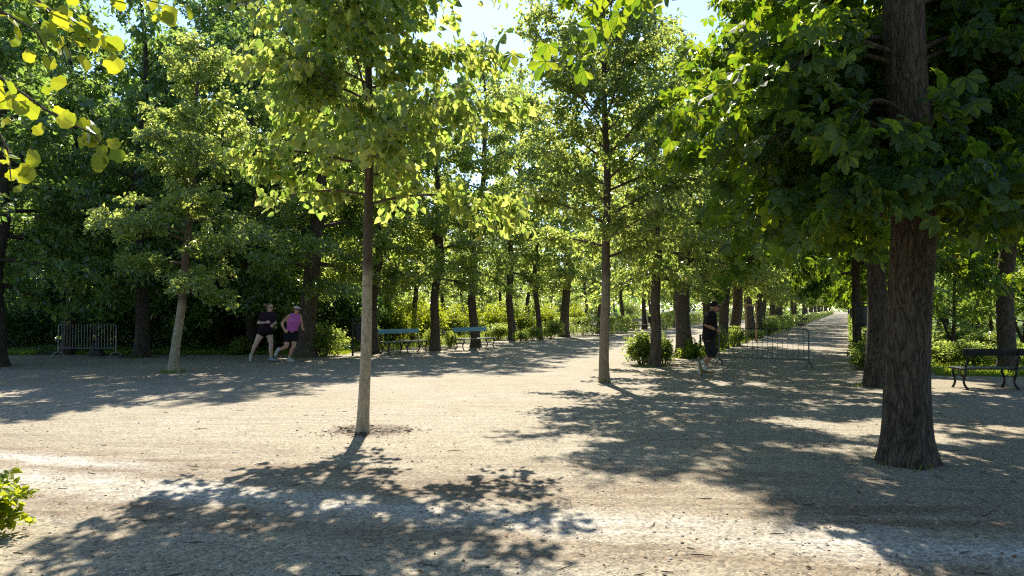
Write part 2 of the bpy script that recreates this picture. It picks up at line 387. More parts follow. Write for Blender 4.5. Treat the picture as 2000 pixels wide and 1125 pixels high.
def bark_bump(rng, amp):
    ph = rng.uniform(0, 6.28, 8); fr = [3, 5, 8, 11]
    def f(z, a):
        o = 1.0
        for i, k in enumerate(fr): o = o + amp / (1 + .35 * i) * np.sin(k * a + ph[i] + 1.3 * np.sin(z * (1.1 + i) + ph[i + 4]))
        o = o * (1 + np.exp(-np.clip(z, 0, None) / .22) * (.13 * np.sin(5 * a + ph[0]) + .07 * np.sin(9 * a + ph[2])))
        return o
    return f

def tree(name, seed, H, r0, cb, Rad, nl, templ, lo, hi, mat, bark, tpm=6.0, lpt=24, lean=(0, 0), wob=0.06, tipdown=0.5, nup=0.7,
         pitch0=8, pitch1=62, curve=-22, prof=None, flare=0.5, sides=12, bump=0.03, limbs=None, twigs=True, twig_len=0.30, top=0.94,
         limb_k=0.36, jit=0.06, tdroop=0.15, taper=0.85, keep=None, zstep=None, crown_name='crown', fork=None, limb_s0=0.22):
    """an Empty with the parts trunk (stem and limbs) and crown (leaves)"""
    rng = np.random.default_rng(seed)
    root = empty(name, (0, 0, 0))
    g = Geo()
    nz = zstep or 26
    z = np.concatenate([[-0.12, 0.0, .06, .14, .26, .45], np.linspace(.75, H * top, nz)])
    ph = rng.uniform(0, 6.28, 4)
    def axis(zz):
        zz = np.asarray(zz, dtype=float); s = np.clip(zz / H, 0, 1)
        return np.stack([lean[0] * zz + wob * (np.sin(zz * .9 + ph[0]) - math.sin(ph[0])) + wob * .4 * (np.sin(zz * 2.3 + ph[1]) - math.sin(ph[1])),
                         lean[1] * zz + wob * (np.sin(zz * .8 + ph[2]) - math.sin(ph[2])), zz], axis=-1)
    def rad(zz):
        zz = np.asarray(zz, dtype=float); s = np.clip(zz / H, 0, 1)
        return r0 * (1 - s) ** taper * 0.97 + 0.012 + r0 * flare * np.exp(-np.clip(zz, 0, None) / (0.16 + r0 * .5))
    g.tube(axis(z), rad(z), sides, True, bark_bump(rng, bump))
    if fork:                                         # a second leader leaving the stem at a height
        fz, faz, fl = fork
        zz = np.linspace(0, 1, 10); p0 = axis(fz)
        d = dirv(faz, R(70)); pts = p0[None, :] + d[None, :] * (zz * fl)[:, None]; pts[:, :2] -= 0.06 * fl * (zz ** 2)[:, None] * d[None, :2]
        g.tube(pts, rad(fz) * 0.75 * (1 - zz * .85), max(8, sides - 2), True, bark_bump(rng, bump))
    sp = Sprays(rng)
    if prof is None:
        prof = lambda f: (1 - f) ** 0.55 * (0.62 + 0.9 * min(f * 2.5, 0.45))
    L_ = []
    for i in range(nl):
        f = (i + rng.uniform(.1, .9)) / nl
        L_.append((cb + (H * top - .3 - cb) * f, i * 2.399 + rng.uniform(-.5, .5), Rad * prof(f) * rng.uniform(.78, 1.12), R(pitch0 + (pitch1 - pitch0) * f + rng.uniform(-9, 9)), R(curve * (1 - f) + rng.uniform(-8, 8))))
    for (zi, az, L) in (limbs or []):
        L_.append((zi - .25, R(az), L, R(rng.uniform(22, 36)), R(-64)))
    for (zi, az, L, pit, cur) in L_:
        p = axis(zi); pts = [p.copy()]; K = 8; ww = rng.uniform(-.25, .25)
        for k in range(K):
            s = (k + .5) / K
            p = p + dirv(az + ww * math.sin(3 * s) + rng.normal(0, .05), pit + cur * s * 1.3) * (L / K); pts.append(p.copy())
        pts = np.array(pts); ra = min(float(rad(zi)) * .8, max(.010, limb_k * float(rad(zi)))) 
        g.tube(pts, ra * (1 - np.linspace(0, 1, K + 1) * .85), 6, True)
        nt = max(2, int(L * tpm)); 
        for q in range(nt + 1):
            s = rng.uniform(limb_s0, 1.0) if q < nt else 1.0
            i0 = min(int(s * K), K - 1); fr = s * K - i0
            a = pts[i0] * (1 - fr) + pts[i0 + 1] * fr
            side = rng.choice([-1, 1]) * R(rng.uniform(20, 85)) if q < nt else 0.0
            dd = dirv(az + side, R(rng.uniform(-28, 34)) + (pit + cur * s) * .5)
            tl = L * twig_len * rng.uniform(.5, 1.1) * (1.25 - .6 * s) + .18
            if twigs:
                e = np.linspace(0, 1, 4); tw = a[None, :] + dd[None, :] * (e * tl)[:, None]; tw[:, 2] -= tdroop * tl * e * e
                g.tube(tw, max(.004, ra * .22) * (1 - e * .75), 3, False)
            sp.twig(a, dd, tl, max(3, int(lpt * (tl / .5))), tdroop, tipdown, nup, jit)
    g.build('trunk', bark, root)
    link(crown_name, sp.mesh(crown_name, lo, hi, templ, mat, keep), root)
    return root

def shrub(name, seed, Rx, Ry, H, n, templ, lo, hi, mat, base=0.08, stems=7, lump=9, tipdown=0.2, nup=0.5, flat=False, bark='twig'):
    """an Empty with stems and foliage; flat = clipped like a hedge"""
    rng = np.random.default_rng(seed); root = empty(name, (0, 0, 0)); g = Geo(); sp = Sprays(rng)
    if flat:
        m = max(4, int(Rx * 2 * 4))
        for i in range(m):
            x = (i + .5) / m * 2 * Rx - Rx
            for s in (-1, 1):
                g.tube([(x, s * Ry * .3, -.03), (x + rng.normal(0, .05), s * Ry * .4, H * .5), (x + rng.normal(0, .1), s * Ry * .6, H * .92)], [.016, .012, .005], 5)
        k = n // 12
        for i in range(k):
            u = rng.random()
            P = np.array([rng.uniform(-Rx, Rx), rng.uniform(-Ry, Ry), rng.uniform(base, H)])
            ax = rng.choice(3, p=[.12, .5, .38])
            if ax == 0: P[0] = rng.choice([-1, 1]) * Rx
            elif ax == 1: P[1] = rng.choice([-1, 1]) * Ry
            else: P[2] = H * (1 + .05 * math.sin(P[0] * 2.2 + seed))
            P += rng.normal(0, .05, 3); P[2] = max(P[2], .06)
            d = np.array([P[0] * .1, P[1] / Ry, (P[2] / H - .4)]) + rng.normal(0, .4, 3); d /= np.linalg.norm(d)
            sp.twig(P - d * .08, d, .16, 12, .1, tipdown, nup, .03)
    else:
        cs = []
        for i in range(lump):
            a = i * 2.4 + rng.uniform(-.4, .4); q = math.sqrt((i + .4) / lump)
            zz = H * rng.uniform(.32, .82) * (1.05 - .35 * q)
            cs.append((np.array([Rx * .72 * q * math.cos(a), Ry * .72 * q * math.sin(a), zz]), rng.uniform(.30, .5)))
        for i in range(stems):
            c, _ = cs[i % len(cs)]; b0 = np.array([c[0] * .18, c[1] * .18, -.03])
            g.tube([b0, b0 * .5 + c * .5 + np.array([0, 0, -.08 * H]) + rng.normal(0, .02, 3), c, c + np.array([c[0] * .3, c[1] * .3, H * .16])], np.array([.022, .016, .010, .004]) * max(.4, min(1.6, H)), 5)
        k = max(6, n // 10)
        for i in range(k):
            c, q = cs[rng.integers(len(cs))]
            d = rng.normal(0, 1, 3); d /= np.linalg.norm(d); d[2] = d[2] * .9 + .12
            P = c + d * np.array([Rx, Ry, H * .55]) * q * rng.uniform(.35, 1.0); P[2] = max(P[2], base)
            dd = d + rng.normal(0, .35, 3); dd /= np.linalg.norm(dd); L = .22 * max(.5, min(1.6, H)) * rng.uniform(.5, 1.2)
            if L > .1 and P[2] > .2 and i % 3 == 0: g.tube([P - dd * L * .5, P + dd * L], [.004, .002], 3, False)
            sp.twig(P, dd, L, 10, .12, tipdown, nup, .035 * max(.5, min(2., H)))
    g.build('stems', M[bark], root)
    me = sp.mesh('foliage', lo, hi, templ, mat, lambda p: p[:, 2] > .03)
    link('foliage', me, root)
    return root

SUN_EL, SUN_AZ = R(44.5), R(-4.0)                # azimuth from +Y towards +X

# ------------------------------------------------------------------ the setting
def sheet(name, pts, z, mat, kind='structure'):
    me = bpy.data.meshes.new(name); me.from_pydata([(x, y, z) for x, y in pts], [], [tuple(range(len(pts)))]); me.update(); me.materials.append(mat)
    return tag(link(name, me), kind=kind)

def ragged(pts, step, amp, rng):
    out = []
    for (a, b) in zip(pts[:-1], pts[1:]):
        a = np.array(a, float); b = np.array(b, float); L = np.linalg.norm(b - a); n = max(1, int(L / step)); nr = np.array([-(b - a)[1], (b - a)[0]]) / (L + 1e-9)
        for i in range(n):
            out.append(tuple(a + (b - a) * i / n + nr * rng.normal(0, amp)))
    out.append(tuple(pts[-1])); return out

rg = np.random.default_rng(5)
sheet('ground', [(-420, -60), (420, -60), (420, 620), (-420, 620)], 0.0, M['gravel'])
XA = lambda d: 0.4426 * d - 5.2                 # avenue rows: x of the row at distance d
XB = lambda d: 0.4426 * d + 0.57
XC = lambda d: 0.4426 * d - 15.6
edge = ragged([(-60, 24.6), (-16, 25.4), (-9, 25.6), (-6.2, 26.0), (-5.6, 27.6)], .5, .10, rg) + ragged([(XC(27.8) - 1.3, 28.2), (XC(60) - 1.5, 60), (XC(380) - 1.5, 380)], 2.0, .18, rg)
sheet('forest_floor', edge + [(-60, 380)], .004, M['floor'])
edge = ragged([(XB(380) + 1.3, 380), (XB(60) + 1.4, 60), (XB(20) + 1.3, 20), (XB(17.6) + 1.5, 17.6), (13, 17.3), (40, 16.4)], 1.2, .15, rg)
sheet('lawn', edge + [(300, 40), (300, 380)], .004, M['lawn'])
vedge = ragged([(XA(24.5) - .45, 24.5), (XA(300) - .45, 300)], 1.5, .12, rg); vback = ragged([(XA(300) + .55, 300), (XA(24.5) + .5, 24.5)], 1.5, .12, rg)
sheet('verge', vedge + vback, .004, M['floor'])

# grass, low ground cover, pebbles and fallen leaves: nobody could count them
def blades(name, rng, P, lo, hi, mat):
    n = len(P); a = rng.uniform(0, 6.28, n)
    tip = np.stack([np.cos(a) * .45, np.sin(a) * .45, np.ones(n)], 1); nor = np.stack([-np.sin(a), np.cos(a), np.zeros(n)], 1)
    TEMPL['blade'] = (np.array([(-.05, 0, 0), (.05, 0, 0), (.03, .6, .03), (0, 1, .14), (-.03, .6, .03)]), [(0, 1, 2, 3, 4)])
    return tag(link(name, leaves_mesh(name, P, tip, nor, rng.uniform(lo, hi, n), 'blade', mat)), kind='stuff')

n = 30000; y = 17.6 + 22 * rg.random(n) ** 1.6; x = XB(y) + 1.5 + (.86 * y - XB(y)) * rg.random(n)
k = x < .80 * y; blades('lawn_grass', rg, np.stack([x, y, np.zeros(n)], 1)[k], .05, .15, M['grass'])
n = 26000; x = rg.uniform(-22, -5.6, n); y = 25.7 + 5.5 * rg.random(n) ** 1.7
P = np.stack([x, y, np.zeros(n)], 1); k = np.sin(x * 1.7) + np.sin(x * .6 + y) > -.9
blades('verge_grass', rg, P[k], .05, .17, M['grass'])
n = 9000; y = 24.8 + 60 * rg.random(n) ** 1.8; x = XA(y) + rg.uniform(-.4, .5, n)
blades('avenue_grass', rg, np.stack([x, y, np.zeros(n)], 1), .05, .16, M['grass'])
n = 9000; y = 28.5 + 34 * rg.random(n) ** 1.5; x = XC(y) - 1.3 - 9 * rg.random(n)
blades('bench_grass', rg, np.stack([x, y, np.zeros(n)], 1), .06, .22, M['grass'])
n = 26000; x = rg.uniform(-34, -5.5, n); y = 26.4 + 22 * rg.random(n) ** 1.4
k = x < np.maximum(-5.8, XC(y) - 2); x, y = x[k], y[k]; n = len(x)
P = np.stack([x, y, .03 + .28 * rg.random(n) * (.5 + .5 * np.sin(x * 1.3) * np.sin(y * .9))], 1)
N = rg.normal(0, .5, (n, 3)); N[:, 2] = 1
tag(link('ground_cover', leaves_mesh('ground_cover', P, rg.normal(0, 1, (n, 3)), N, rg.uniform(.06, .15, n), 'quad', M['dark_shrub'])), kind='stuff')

def pebbles(name, n, rng):
    y = 3.6 + 9 * rng.random(n) ** 2.2; x = rng.uniform(-.75, .75, n) * y
    bm = bmesh.new(); bmesh.ops.create_icosphere(bm, subdivisions=1, radius=1.0)
    tv = np.array([v.co[:] for v in bm.verts]); tf = [tuple(v.index for v in f.verts) for f in bm.faces]; bm.free()
    s = rng.uniform(.003, .008, n) * rng.choice([1, 1, 1, 1.7], n); st = rng.uniform(.6, 1.3, (n, 3)); st[:, 2] *= .6
    V = tv[None] * (s[:, None] * st)[:, None, :] + np.stack([x, y, s * .25], 1)[:, None, :]
    V += rng.normal(0, .0012, V.shape)
    fl = np.array(tf).ravel(); k = len(tv)
    m, nt, out = new_mat('pebble_stone'); b = NT(nt); g = b.n('ShaderNodeNewGeometry')
    c = b.ramp(g.outputs['Random Per Island'], [(0, (.09, .075, .06)), (.4, (.26, .21, .16)), (.8, (.45, .40, .34)), (1, (.58, .56, .52))])
    b.l(b.principled(c, .85, 0, .3), out.inputs['Surface'])
    tag(link(name, mesh_np(name, V.reshape(-1, 3), np.full(n * len(tf), 3), (np.arange(n)[:, None] * k + fl[None]).ravel(), m, False)), kind='stuff')
pebbles('pebbles', 4500, rg)
n = 420; y = 3.8 + 16 * rg.random(n) ** 1.6; x = rg.uniform(-.72, .72, n) * y
N = rg.normal(0, .35, (n, 3)); N[:, 2] = 1
tag(link('fallen_leaves', leaves_mesh('fallen_leaves', np.stack([x, y, np.full(n, .010)], 1), rg.normal(0, 1, (n, 3)) * (1, 1, .1), N, rg.uniform(.02, .05, n), 'quad', M['litter'])), kind='stuff')
# thin ring of shredded bark round the young lime and twigs lying about
g = Geo()
for i in range(220):
    a = rg.uniform(0, 6.28); q = abs(rg.normal(.22, .13)) + .08; p = np.array([-1.86 + q * math.cos(a) * 1.35, 9.6 + q * math.sin(a), .008])
    d = rg.normal(0, 1, 3); d[2] = abs(d[2]) * .15; d /= np.linalg.norm(d); L = rg.uniform(.02, .07)
    g.tube([p, p + d * L], rg.uniform(.002, .005), 4)
for i in range(130):
    yy = 3.9 + 9 * rg.random() ** 1.8; p = np.array([rg.uniform(-.7, .7) * yy, yy, .006]); d = np.array([rg.normal(), rg.normal(), .02]); d /= np.linalg.norm(d); L = rg.uniform(.04, .16)
    g.tube([p, p + d * L * .5 + rg.normal(0, .006, 3) * (1, 1, .2), p + d * L], [.003, .004, .002], 4)
tag(g.build('bark_litter', M['twig']), kind='stuff')

# ------------------------------------------------------------------ the single trees of the open gravel
t = tree('young_lime_tree', 13, 8.6, .064, 2.85, 2.15, 46, 'heart', .08, .13, M['lime'], M['bark_lime'], tpm=8.5, lpt=23, keep=lambda p: (p[:, 0] > -1.50 + .15 * (p[:, 1] < 0) + .12 * np.sin(p[:, 2] * 5)) & (p[:, 0] < 2.1) & ~((np.abs(p[:, 0] - .15 * p[:, 1] - .04) < .10) & (p[:, 1] < 0) & (np.sin(p[:, 2] * 37) < .7)), wob=.02, lean=(.006, 0),
         tipdown=1.0, nup=.05, pitch0=20, pitch1=62, curve=-34, flare=.22, sides=16, bump=.012, limb_k=.38, jit=.06, tdroop=.25, limb_s0=.16,
         prof=lambda f: (1 - f) ** .32 * (.80 + .45 * min(f * 3, .45)))
t.location = at(708, 845)
tag(t, 'young lime tree with a pale limewashed stem standing alone on the gravel', 'tree')

t = tree('slim_young_tree', 23, 10.6, .098, 2.6, 2.9, 44, 'quad', .07, .115, M['sapling'], M['bark_slim'], tpm=11, lpt=42, limb_s0=.12, wob=.03, lean=(.0, 0), pitch0=22, pitch1=68, curve=-6,
         flare=.25, sides=14, bump=.015, limb_k=.4, tipdown=.5, nup=.5, prof=lambda f: (1 - f) ** .5 * (.62 + .9 * min(f * 1.6, .5)))
t.location = at(1180, 747)
tag(t, 'slim young tree with a straight bare tan stem, nearest to the capped jogger', 'tree')

t = tree('leaning_young_tree', 37, 8.8, .105, 2.0, 1.75, 40, 'quad', .08, .13, M['sapling'], M['bark_left'], tpm=10, lpt=52, wob=.05, lean=(.07, 0), pitch0=6, pitch1=60, curve=-14,
         flare=.35, sides=14, bump=.02, limb_k=.42, tipdown=.4, nup=.7, prof=lambda f: (1 - f) ** .45 * (.62 + .7 * abs(math.sin(f * 9))))
t.location = at(338, 727)
tag(t, 'young tree with a pale stem leaning slightly, in front of the dark wood', 'tree')

# the big horse chestnut beside the camera
CH = [(2.95, 172, 1.7), (3.0, 205, 1.6), (3.1, 240, 1.2), (3.0, 285, 1.1), (3.0, 325, 1.5), (2.9, 5, 3.0), (3.0, 40, 3.0), (3.1, 75, 2.8), (3.1, 110, 2.4), (3.2, 145, 2.0),
      (3.5, 190, 2.0), (3.6, 222, 1.5), (3.6, 8, 3.0), (3.6, 20, 3.4), (3.7, 60, 3.2), (3.7, 90, 2.8), (3.7, 125, 2.6), (3.8, 160, 2.2),
      (4.2, 178, 2.2), (4.3, 200, 2.1), (4.3, 14, 3.6), (4.2, 28, 3.8), (4.4, 70, 3.4), (4.5, 100, 3.0), (4.5, 145, 2.6), (5.25, 203, 3.9), (4.8, 10, 3.8), (4.9, 45, 4.0), (5.0, 120, 3.2), (5.2, 85, 3.8), (5.3, 20, 4.2)]
def chestnut_keep(p):
    r_ = np.random.default_rng(8).random(len(p))
    r2 = np.random.default_rng(18).random(len(p)); z = p[:, 2]; seen = z < 1.75 + .43 * (p[:, 1] + 7.6)
    side = (p[:, 0] > np.where(z < 3.3, -1.35, -1.85) - .3 * r_) | ~seen | ((z > 3.6) & (p[:, 1] < -.7) & (p[:, 1] > -2.0) & (r_ < .45))
    side &= ((p[:, 0] > -2.9) | (z > 6.5) | seen) & (seen | (z < 4.6) | (r_ < .30))
    e = (z - 1.55) / (p[:, 1] + 7.6); front = (np.abs(p[:, 0] + .1 - .5 * p[:, 1]) < .31) & (p[:, 1] < .1) & (p[:, 1] > -3) & ((e < .13) | (e > .255)) & (z < 5.4)
    return side & ~front & ((p[:, 1] > -1.35) | (z > 4.2) | ((z > 3.45) & (p[:, 0] < -1.5))) & (z > np.where(p[:, 0] > .5, 2.3, 2.0)) & ((r2 < .62) | (p[:, 0] > -.3)) & ((r2 < .8) | (p[:, 0] < .3))
t = tree('horse_chestnut_tree', 51, 12.5, .208, 4.9, 4.2, 24, 'palm', .12, .20, M['chestnut'], M['bark'], tpm=6.5, lpt=17, twigs=False, wob=.05, lean=(.004, 0), tipdown=.75, nup=.75, pitch0=14, pitch1=60,
         curve=-26, flare=.36, sides=40, bump=.022, limbs=CH, limb_k=.15, jit=.10, tdroop=.35, zstep=60, limb_s0=.1, taper=.3, keep=chestnut_keep)
t.location = at(1771, 905)
tag(t, 'big horse chestnut with a thick dark furrowed trunk, nearest tree on the gravel', 'tree')

t = tree('dark_chestnut_tree', 62, 12.0, .19, 2.6, 4.0, 40, 'palm_far', .14, .22, M['chestnut'], M['bark'], taper=.5, tpm=5.5, lpt=16, wob=.05, lean=(.02, 0), tipdown=.7, nup=.75, pitch0=6, curve=-34, flare=.5, sides=24, bump=.03, limb_k=.3, jit=.1, tdroop=.3)
t.location = at(1712, 755)
tag(t, 'dark chestnut just behind the biggest trunk, shading the start of the narrow path', 'tree')
chestnut_mid = t

t = tree('thin_chestnut_tree', 63, 12.5, .20, 3.3, 3.8, 34, 'palm_far', .14, .22, M['chestnut'], M['bark'], taper=.5, tpm=5.5, lpt=14, wob=.05, tipdown=.7, nup=.75, pitch0=6, curve=-24, flare=.2, sides=20, bump=.02, limb_k=.3, jit=.1, tdroop=.3)
t.location = at(1967, 726)
tag(t, 'chestnut rising straight behind the black bench, a few rusty leaves low down', 'tree')
rs = Sprays(np.random.default_rng(3))
for k_ in range(16):
    rs.twig(np.array([-1.45 + .45 * rs.rng.random(), -.5 + .3 * rs.rng.random(), 2.62 + .28 * rs.rng.random()]), dirv(rs.rng.uniform(2, 4.2), -.3), .25, 9, .2, .8, .4, .04)
o = link('dead_leaves', rs.mesh('dead_leaves', .07, .12, 'quad', M['rust']), t); o['label'] = 'spray of rusty brown leaves'
g = Geo(); g.tube([(0, 0, 3.3), (-.6, -.25, 3.15), (-1.1, -.4, 2.95), (-1.5, -.45, 2.72)], [.06, .045, .03, .012], 7)
g.build('low_branch', M['bark'], t)

# ------------------------------------------------------------------ repeated trees: a few builds, then copies
def proto_row(seed, r0, H=11.3, lean=(0, 0), fork=None, Rad=2.7, cb=2.5, wob=.10, nl=34, mat='avenue', **kw):
    return tree('avenue_tree', seed, H, r0, cb, Rad, nl, 'quad', .11, .18, M[mat], M['bark_row'], tpm=7.5, lpt=29, limb_s0=.12, wob=wob, lean=lean, pitch0=0, pitch1=60, curve=-22,
                flare=.42, sides=14, bump=.035, twigs=False, limb_k=.34, jit=.09, tipdown=.5, nup=.8, fork=fork, **kw)
ROW = {'thin': proto_row(101, .115, Rad=2.3), 'mid': proto_row(102, .165), 'lean': proto_row(103, .175, lean=(.07, 0), wob=.14), 'fat': proto_row(104, .25), 'fork': proto_row(105, .17, fork=(3.6, 2.6, 5.5)),
       'wavy': proto_row(106, .135, H=10.5, wob=.13, Rad=2.4, cb=2.2), 'huge': proto_row(107, .31, lean=(.075, 0), wob=.05, Rad=3.4, cb=2.3, H=12.2, nl=40)}
used = set()
def put(kind, loc, label, group=None, s=1.0, sz=None, rz=None, tilt=(0, 0), table=None):
    table = table or ROW
    rz_ = random.uniform(0, 6.28) if rz is None else rz
    p = table[kind]
    if kind not in used or False:
        used.add(kind); p.location = loc; p.rotation_euler = (tilt[0], tilt[1], rz_); p.scale = (s, s, sz or s); tag(p, label, 'tree', group); return p
    r = dup(p, loc, rz_, (s, s, sz or s), label, group, tilt)
    if group is None and 'group' in r: del r['group']
    return r

# row between the two paths
put('wavy', at(1276, 716), 'thin crooked tree with leafy shoots at its foot, beside the gravel', rz=.4)
put('fat', at(1338, 698), 'thick straight trunk with ivy at its foot just behind the thin crooked tree', s=1.0)
put('mid', at(1386, 688), 'tree whose trunk shows behind the jogger in the cap', s=.95)
put('mid', at(1411, 680), 'second trunk behind the jogger in the cap, beyond the barricade', s=1.15)
put('fat', at(1432, 674), 'broad dark trunk rising behind the wide barricade, before the timber stakes', s=.95)
GA = 'trees in the row between the two paths'
put('fat', at(1470, 660), 'broad trunk directly behind the timber stakes', s=.95)
LA = 'leafy avenue tree far down the row between the two paths'
d = 44.0
while d < 240:
    for_kind = random.choice(['mid', 'fat', 'fork', 'mid', 'thin'])
    put(for_kind, Vector((XA(d) + random.uniform(-.4, .4), d, 0)), LA, GA, random.uniform(.9, 1.1), random.uniform(.88, 1.05))
    d += random.uniform(3.4, 4.6) * (1 + max(0, d - 60) / 70)

# row along the benches
put('huge', at(596, 697), 'thick leaning trunk right behind the joggers at the edge of the wood', rz=-.3)
put('mid', at(729, 690), 'tree hidden partly by the limewashed stem, beside the first blue bench', s=1.0)
put('thin', at(806, 665), 'thin trunk rising behind the first blue bench', s=1.1)
put('fork', at(849, 685), 'forked trunk between the two blue benches', rz=.1)
put('lean', at(929, 678), 'leaning trunk directly behind the second blue bench', rz=-.2, s=1.0, sz=1.18)
put('lean', at(1001, 665), 'bent leaning trunk beyond the second blue bench, among clipped bushes', rz=-.2, s=1.05, sz=1.28)
put('thin', at(1054, 663), 'slender upright trunk beside the clipped bushes', s=1.15)
put('fat', at(1102, 658), 'short stout trunk at the edge of the wide path by the hedge', s=1.05)
LC = 'leafy avenue tree far along the hedge side of the wide path'; GC = 'trees along the hedge side of the wide path'
d = 47.0
while d < 240:
    put(random.choice(['mid', 'fat', 'thin', 'lean', 'fork']), Vector((XC(d) + random.uniform(-.5, .5), d, 0)), LC, GC, random.uniform(.9, 1.1), random.uniform(.88, 1.05))
    d += random.uniform(4.2, 5.6) * (1 + max(0, d - 60) / 70)
LD = 'tall tree standing in the grove beyond the blue benches'; GD = 'trees of the grove beyond the blue benches'
for (px, dd) in [(870, 54), (760, 47), (690, 44), (980, 58), (1030, 66), (1145, 74), (905, 70), (820, 78), (720, 66), (1080, 92), (960, 88), (1165, 104), (640, 56), (1000, 112), (880, 108), (760, 96), (660, 84), (1120, 130), (1200, 120), (1060, 150)]:
    put(random.choice(['mid', 'thin', 'fork', 'fat']), at_d(px, dd), LD, GD, random.uniform(1.0, 1.25), random.uniform(.95, 1.15))

# row on the right of the narrow path: chestnuts
LB = 'chestnut further along the dark side of the narrow path'; GB = 'chestnuts along the dark side of the narrow path'
for d in (22.5, 30, 38, 46, 55, 65, 76, 90, 106, 124, 146, 172, 205):
    dup(chestnut_mid, (XB(d) + random.uniform(-.3, .3), d, 0), random.uniform(0, 6.28), (.9 if d > 58 else .64, .9 if d > 58 else .64, random.uniform(.85, .98)), LB, GB)
dup(chestnut_mid, (17.2, 23.0, 0), 2.0, (1, 1, 1), 'chestnut beyond the black bench whose crown hangs in at the edge of the view')

# dark wood on the left
def proto_wood(seed, r0, H, cb, Rad, lo=.15, hi=.26, nl=40):
    return tree('woodland_tree', seed, H, r0, cb, Rad, nl, 'quad', lo, hi, M['wood'], M['bark_wood'], tpm=5.0, lpt=28, wob=.15, pitch0=-4, pitch1=58, curve=-24, flare=.4, sides=12, bump=.04,
                twigs=False, limb_k=.3, jit=.13, tipdown=.45, nup=.8)
WOOD = {'w_high': proto_wood(201, .20, 14.5, 3.0, 3.6), 'w_low': proto_wood(202, .17, 13.5, 1.6, 3.5), 'w_tall': proto_wood(203, .22, 19.0, 4.5, 4.2, nl=46), 'w_edge': proto_wood(204, .28, 13.0, 2.2, 3.3)}
put('w_edge', at(-14, 716), 'massive trunk at the very edge of the view beside the gravel', rz=1.0, table=WOOD)
put('w_high', at(133, 692), 'dark trunk standing behind the narrow barricade', s=.92, table=WOOD)
put('w_edge', at(276, 698), 'greyish bare trunk between the narrow barricade and the leaning young tree', s=.78, sz=1.0, table=WOOD)
put('w_low', at(498, 691), 'dark trunk directly behind the jogger in the dark tee', s=.95, table=WOOD)
LW = 'tall dark tree deep in the wood behind the joggers'; GW = 'trees of the dark wood'
rw = random.Random(12)
for row, dd in enumerate((30.5, 36, 42, 49, 57, 66)):
    x = -.86 * dd
    while x < min(XC(dd) - 4.5, -.17 * dd):
        put(rw.choice(['w_low', 'w_low', 'w_high', 'w_tall'] if dd < 45 else ['w_tall', 'w_high', 'w_tall', 'w_low']), Vector((x + rw.uniform(-1.2, 1.2), dd + rw.uniform(-1.5, 1.5), 0)), LW, GW, rw.uniform(.9, 1.12), rw.uniform(.92, 1.12), table=WOOD)
        x += rw.uniform(4.4, 6.2)
put('w_tall', at_d(478, 33.5), LW, GW, 1.05, table=WOOD)
put('w_tall', at_d(560, 38), LW, GW, 1.1, table=WOOD)
# trees closing the garden on the right
LG = 'tall dark tree at the back of the garden beyond the black bench'; GG = 'trees at the back of the garden'
for row, dd in enumerate((50, 58, 68)):
    x = XB(dd) + 5.5
    while x < .80 * dd:
        put(rw.choice(['w_low', 'w_high', 'w_low']), Vector((x + rw.uniform(-1, 1), dd + rw.uniform(-2, 2), 0)), LG, GG, rw.uniform(.9, 1.1), rw.uniform(.9, 1.0), table=WOOD); x += rw.uniform(4.5, 6.0)
# far woods that close every view: one mass with the leaves added behind the viewer
rn = np.random.default_rng(77); sp = Sprays(rn)
for i in range(2600):
    a = rn.uniform(-.75, .95); q = rn.uniform(150, 250)
    if a > .05 and abs(a - .4426) < .06: q = rn.uniform(330, 360)
    sp.twig(np.array([a * q, q, rn.uniform(0, 13) * (.8 + .2 * math.sin(a * 30))]), dirv(rn.uniform(0, 6.28), .1), 3.0, 9, .1, .3, .8, .9)
for i in range(700):                                              # unseen leaves added behind the viewer to cut the sky light
    sp.twig(np.array([rn.uniform(-34, 34), rn.uniform(-24, -9), rn.uniform(1.5, 12)]), dirv(rn.uniform(0, 6.28), .1), 1.6, 9, .1, .3, .8, .5)
tag(link('far_woods', sp.mesh('far_woods', .9, 1.7, 'quad', M['wood'])), kind='stuff')

# weeds and moss-green tufts at the feet of the near trees
P = []
for (px, py, rr, nn) in ((338, 727, .22, 420), (1771, 905, .34, 70), (1180, 747, .14, 60), (1712, 755, .30, 160), (1276, 716, .3, 300), (1338, 698, .45, 400), (596, 697, .5, 500), (-14, 716, .45, 300), (276, 698, .4, 300)):
    o = at(px, py); q = rg.uniform(0, 6.28, nn); s_ = rr * rg.uniform(.75, 1.35, nn)
    P.append(np.stack([o.x + s_ * np.cos(q), o.y + s_ * np.sin(q), np.zeros(nn)], 1)[np.sin(q * 2 + px) > -.35])
blades('base_weeds', rg, np.concatenate(P), .03, .11, M['grass'])

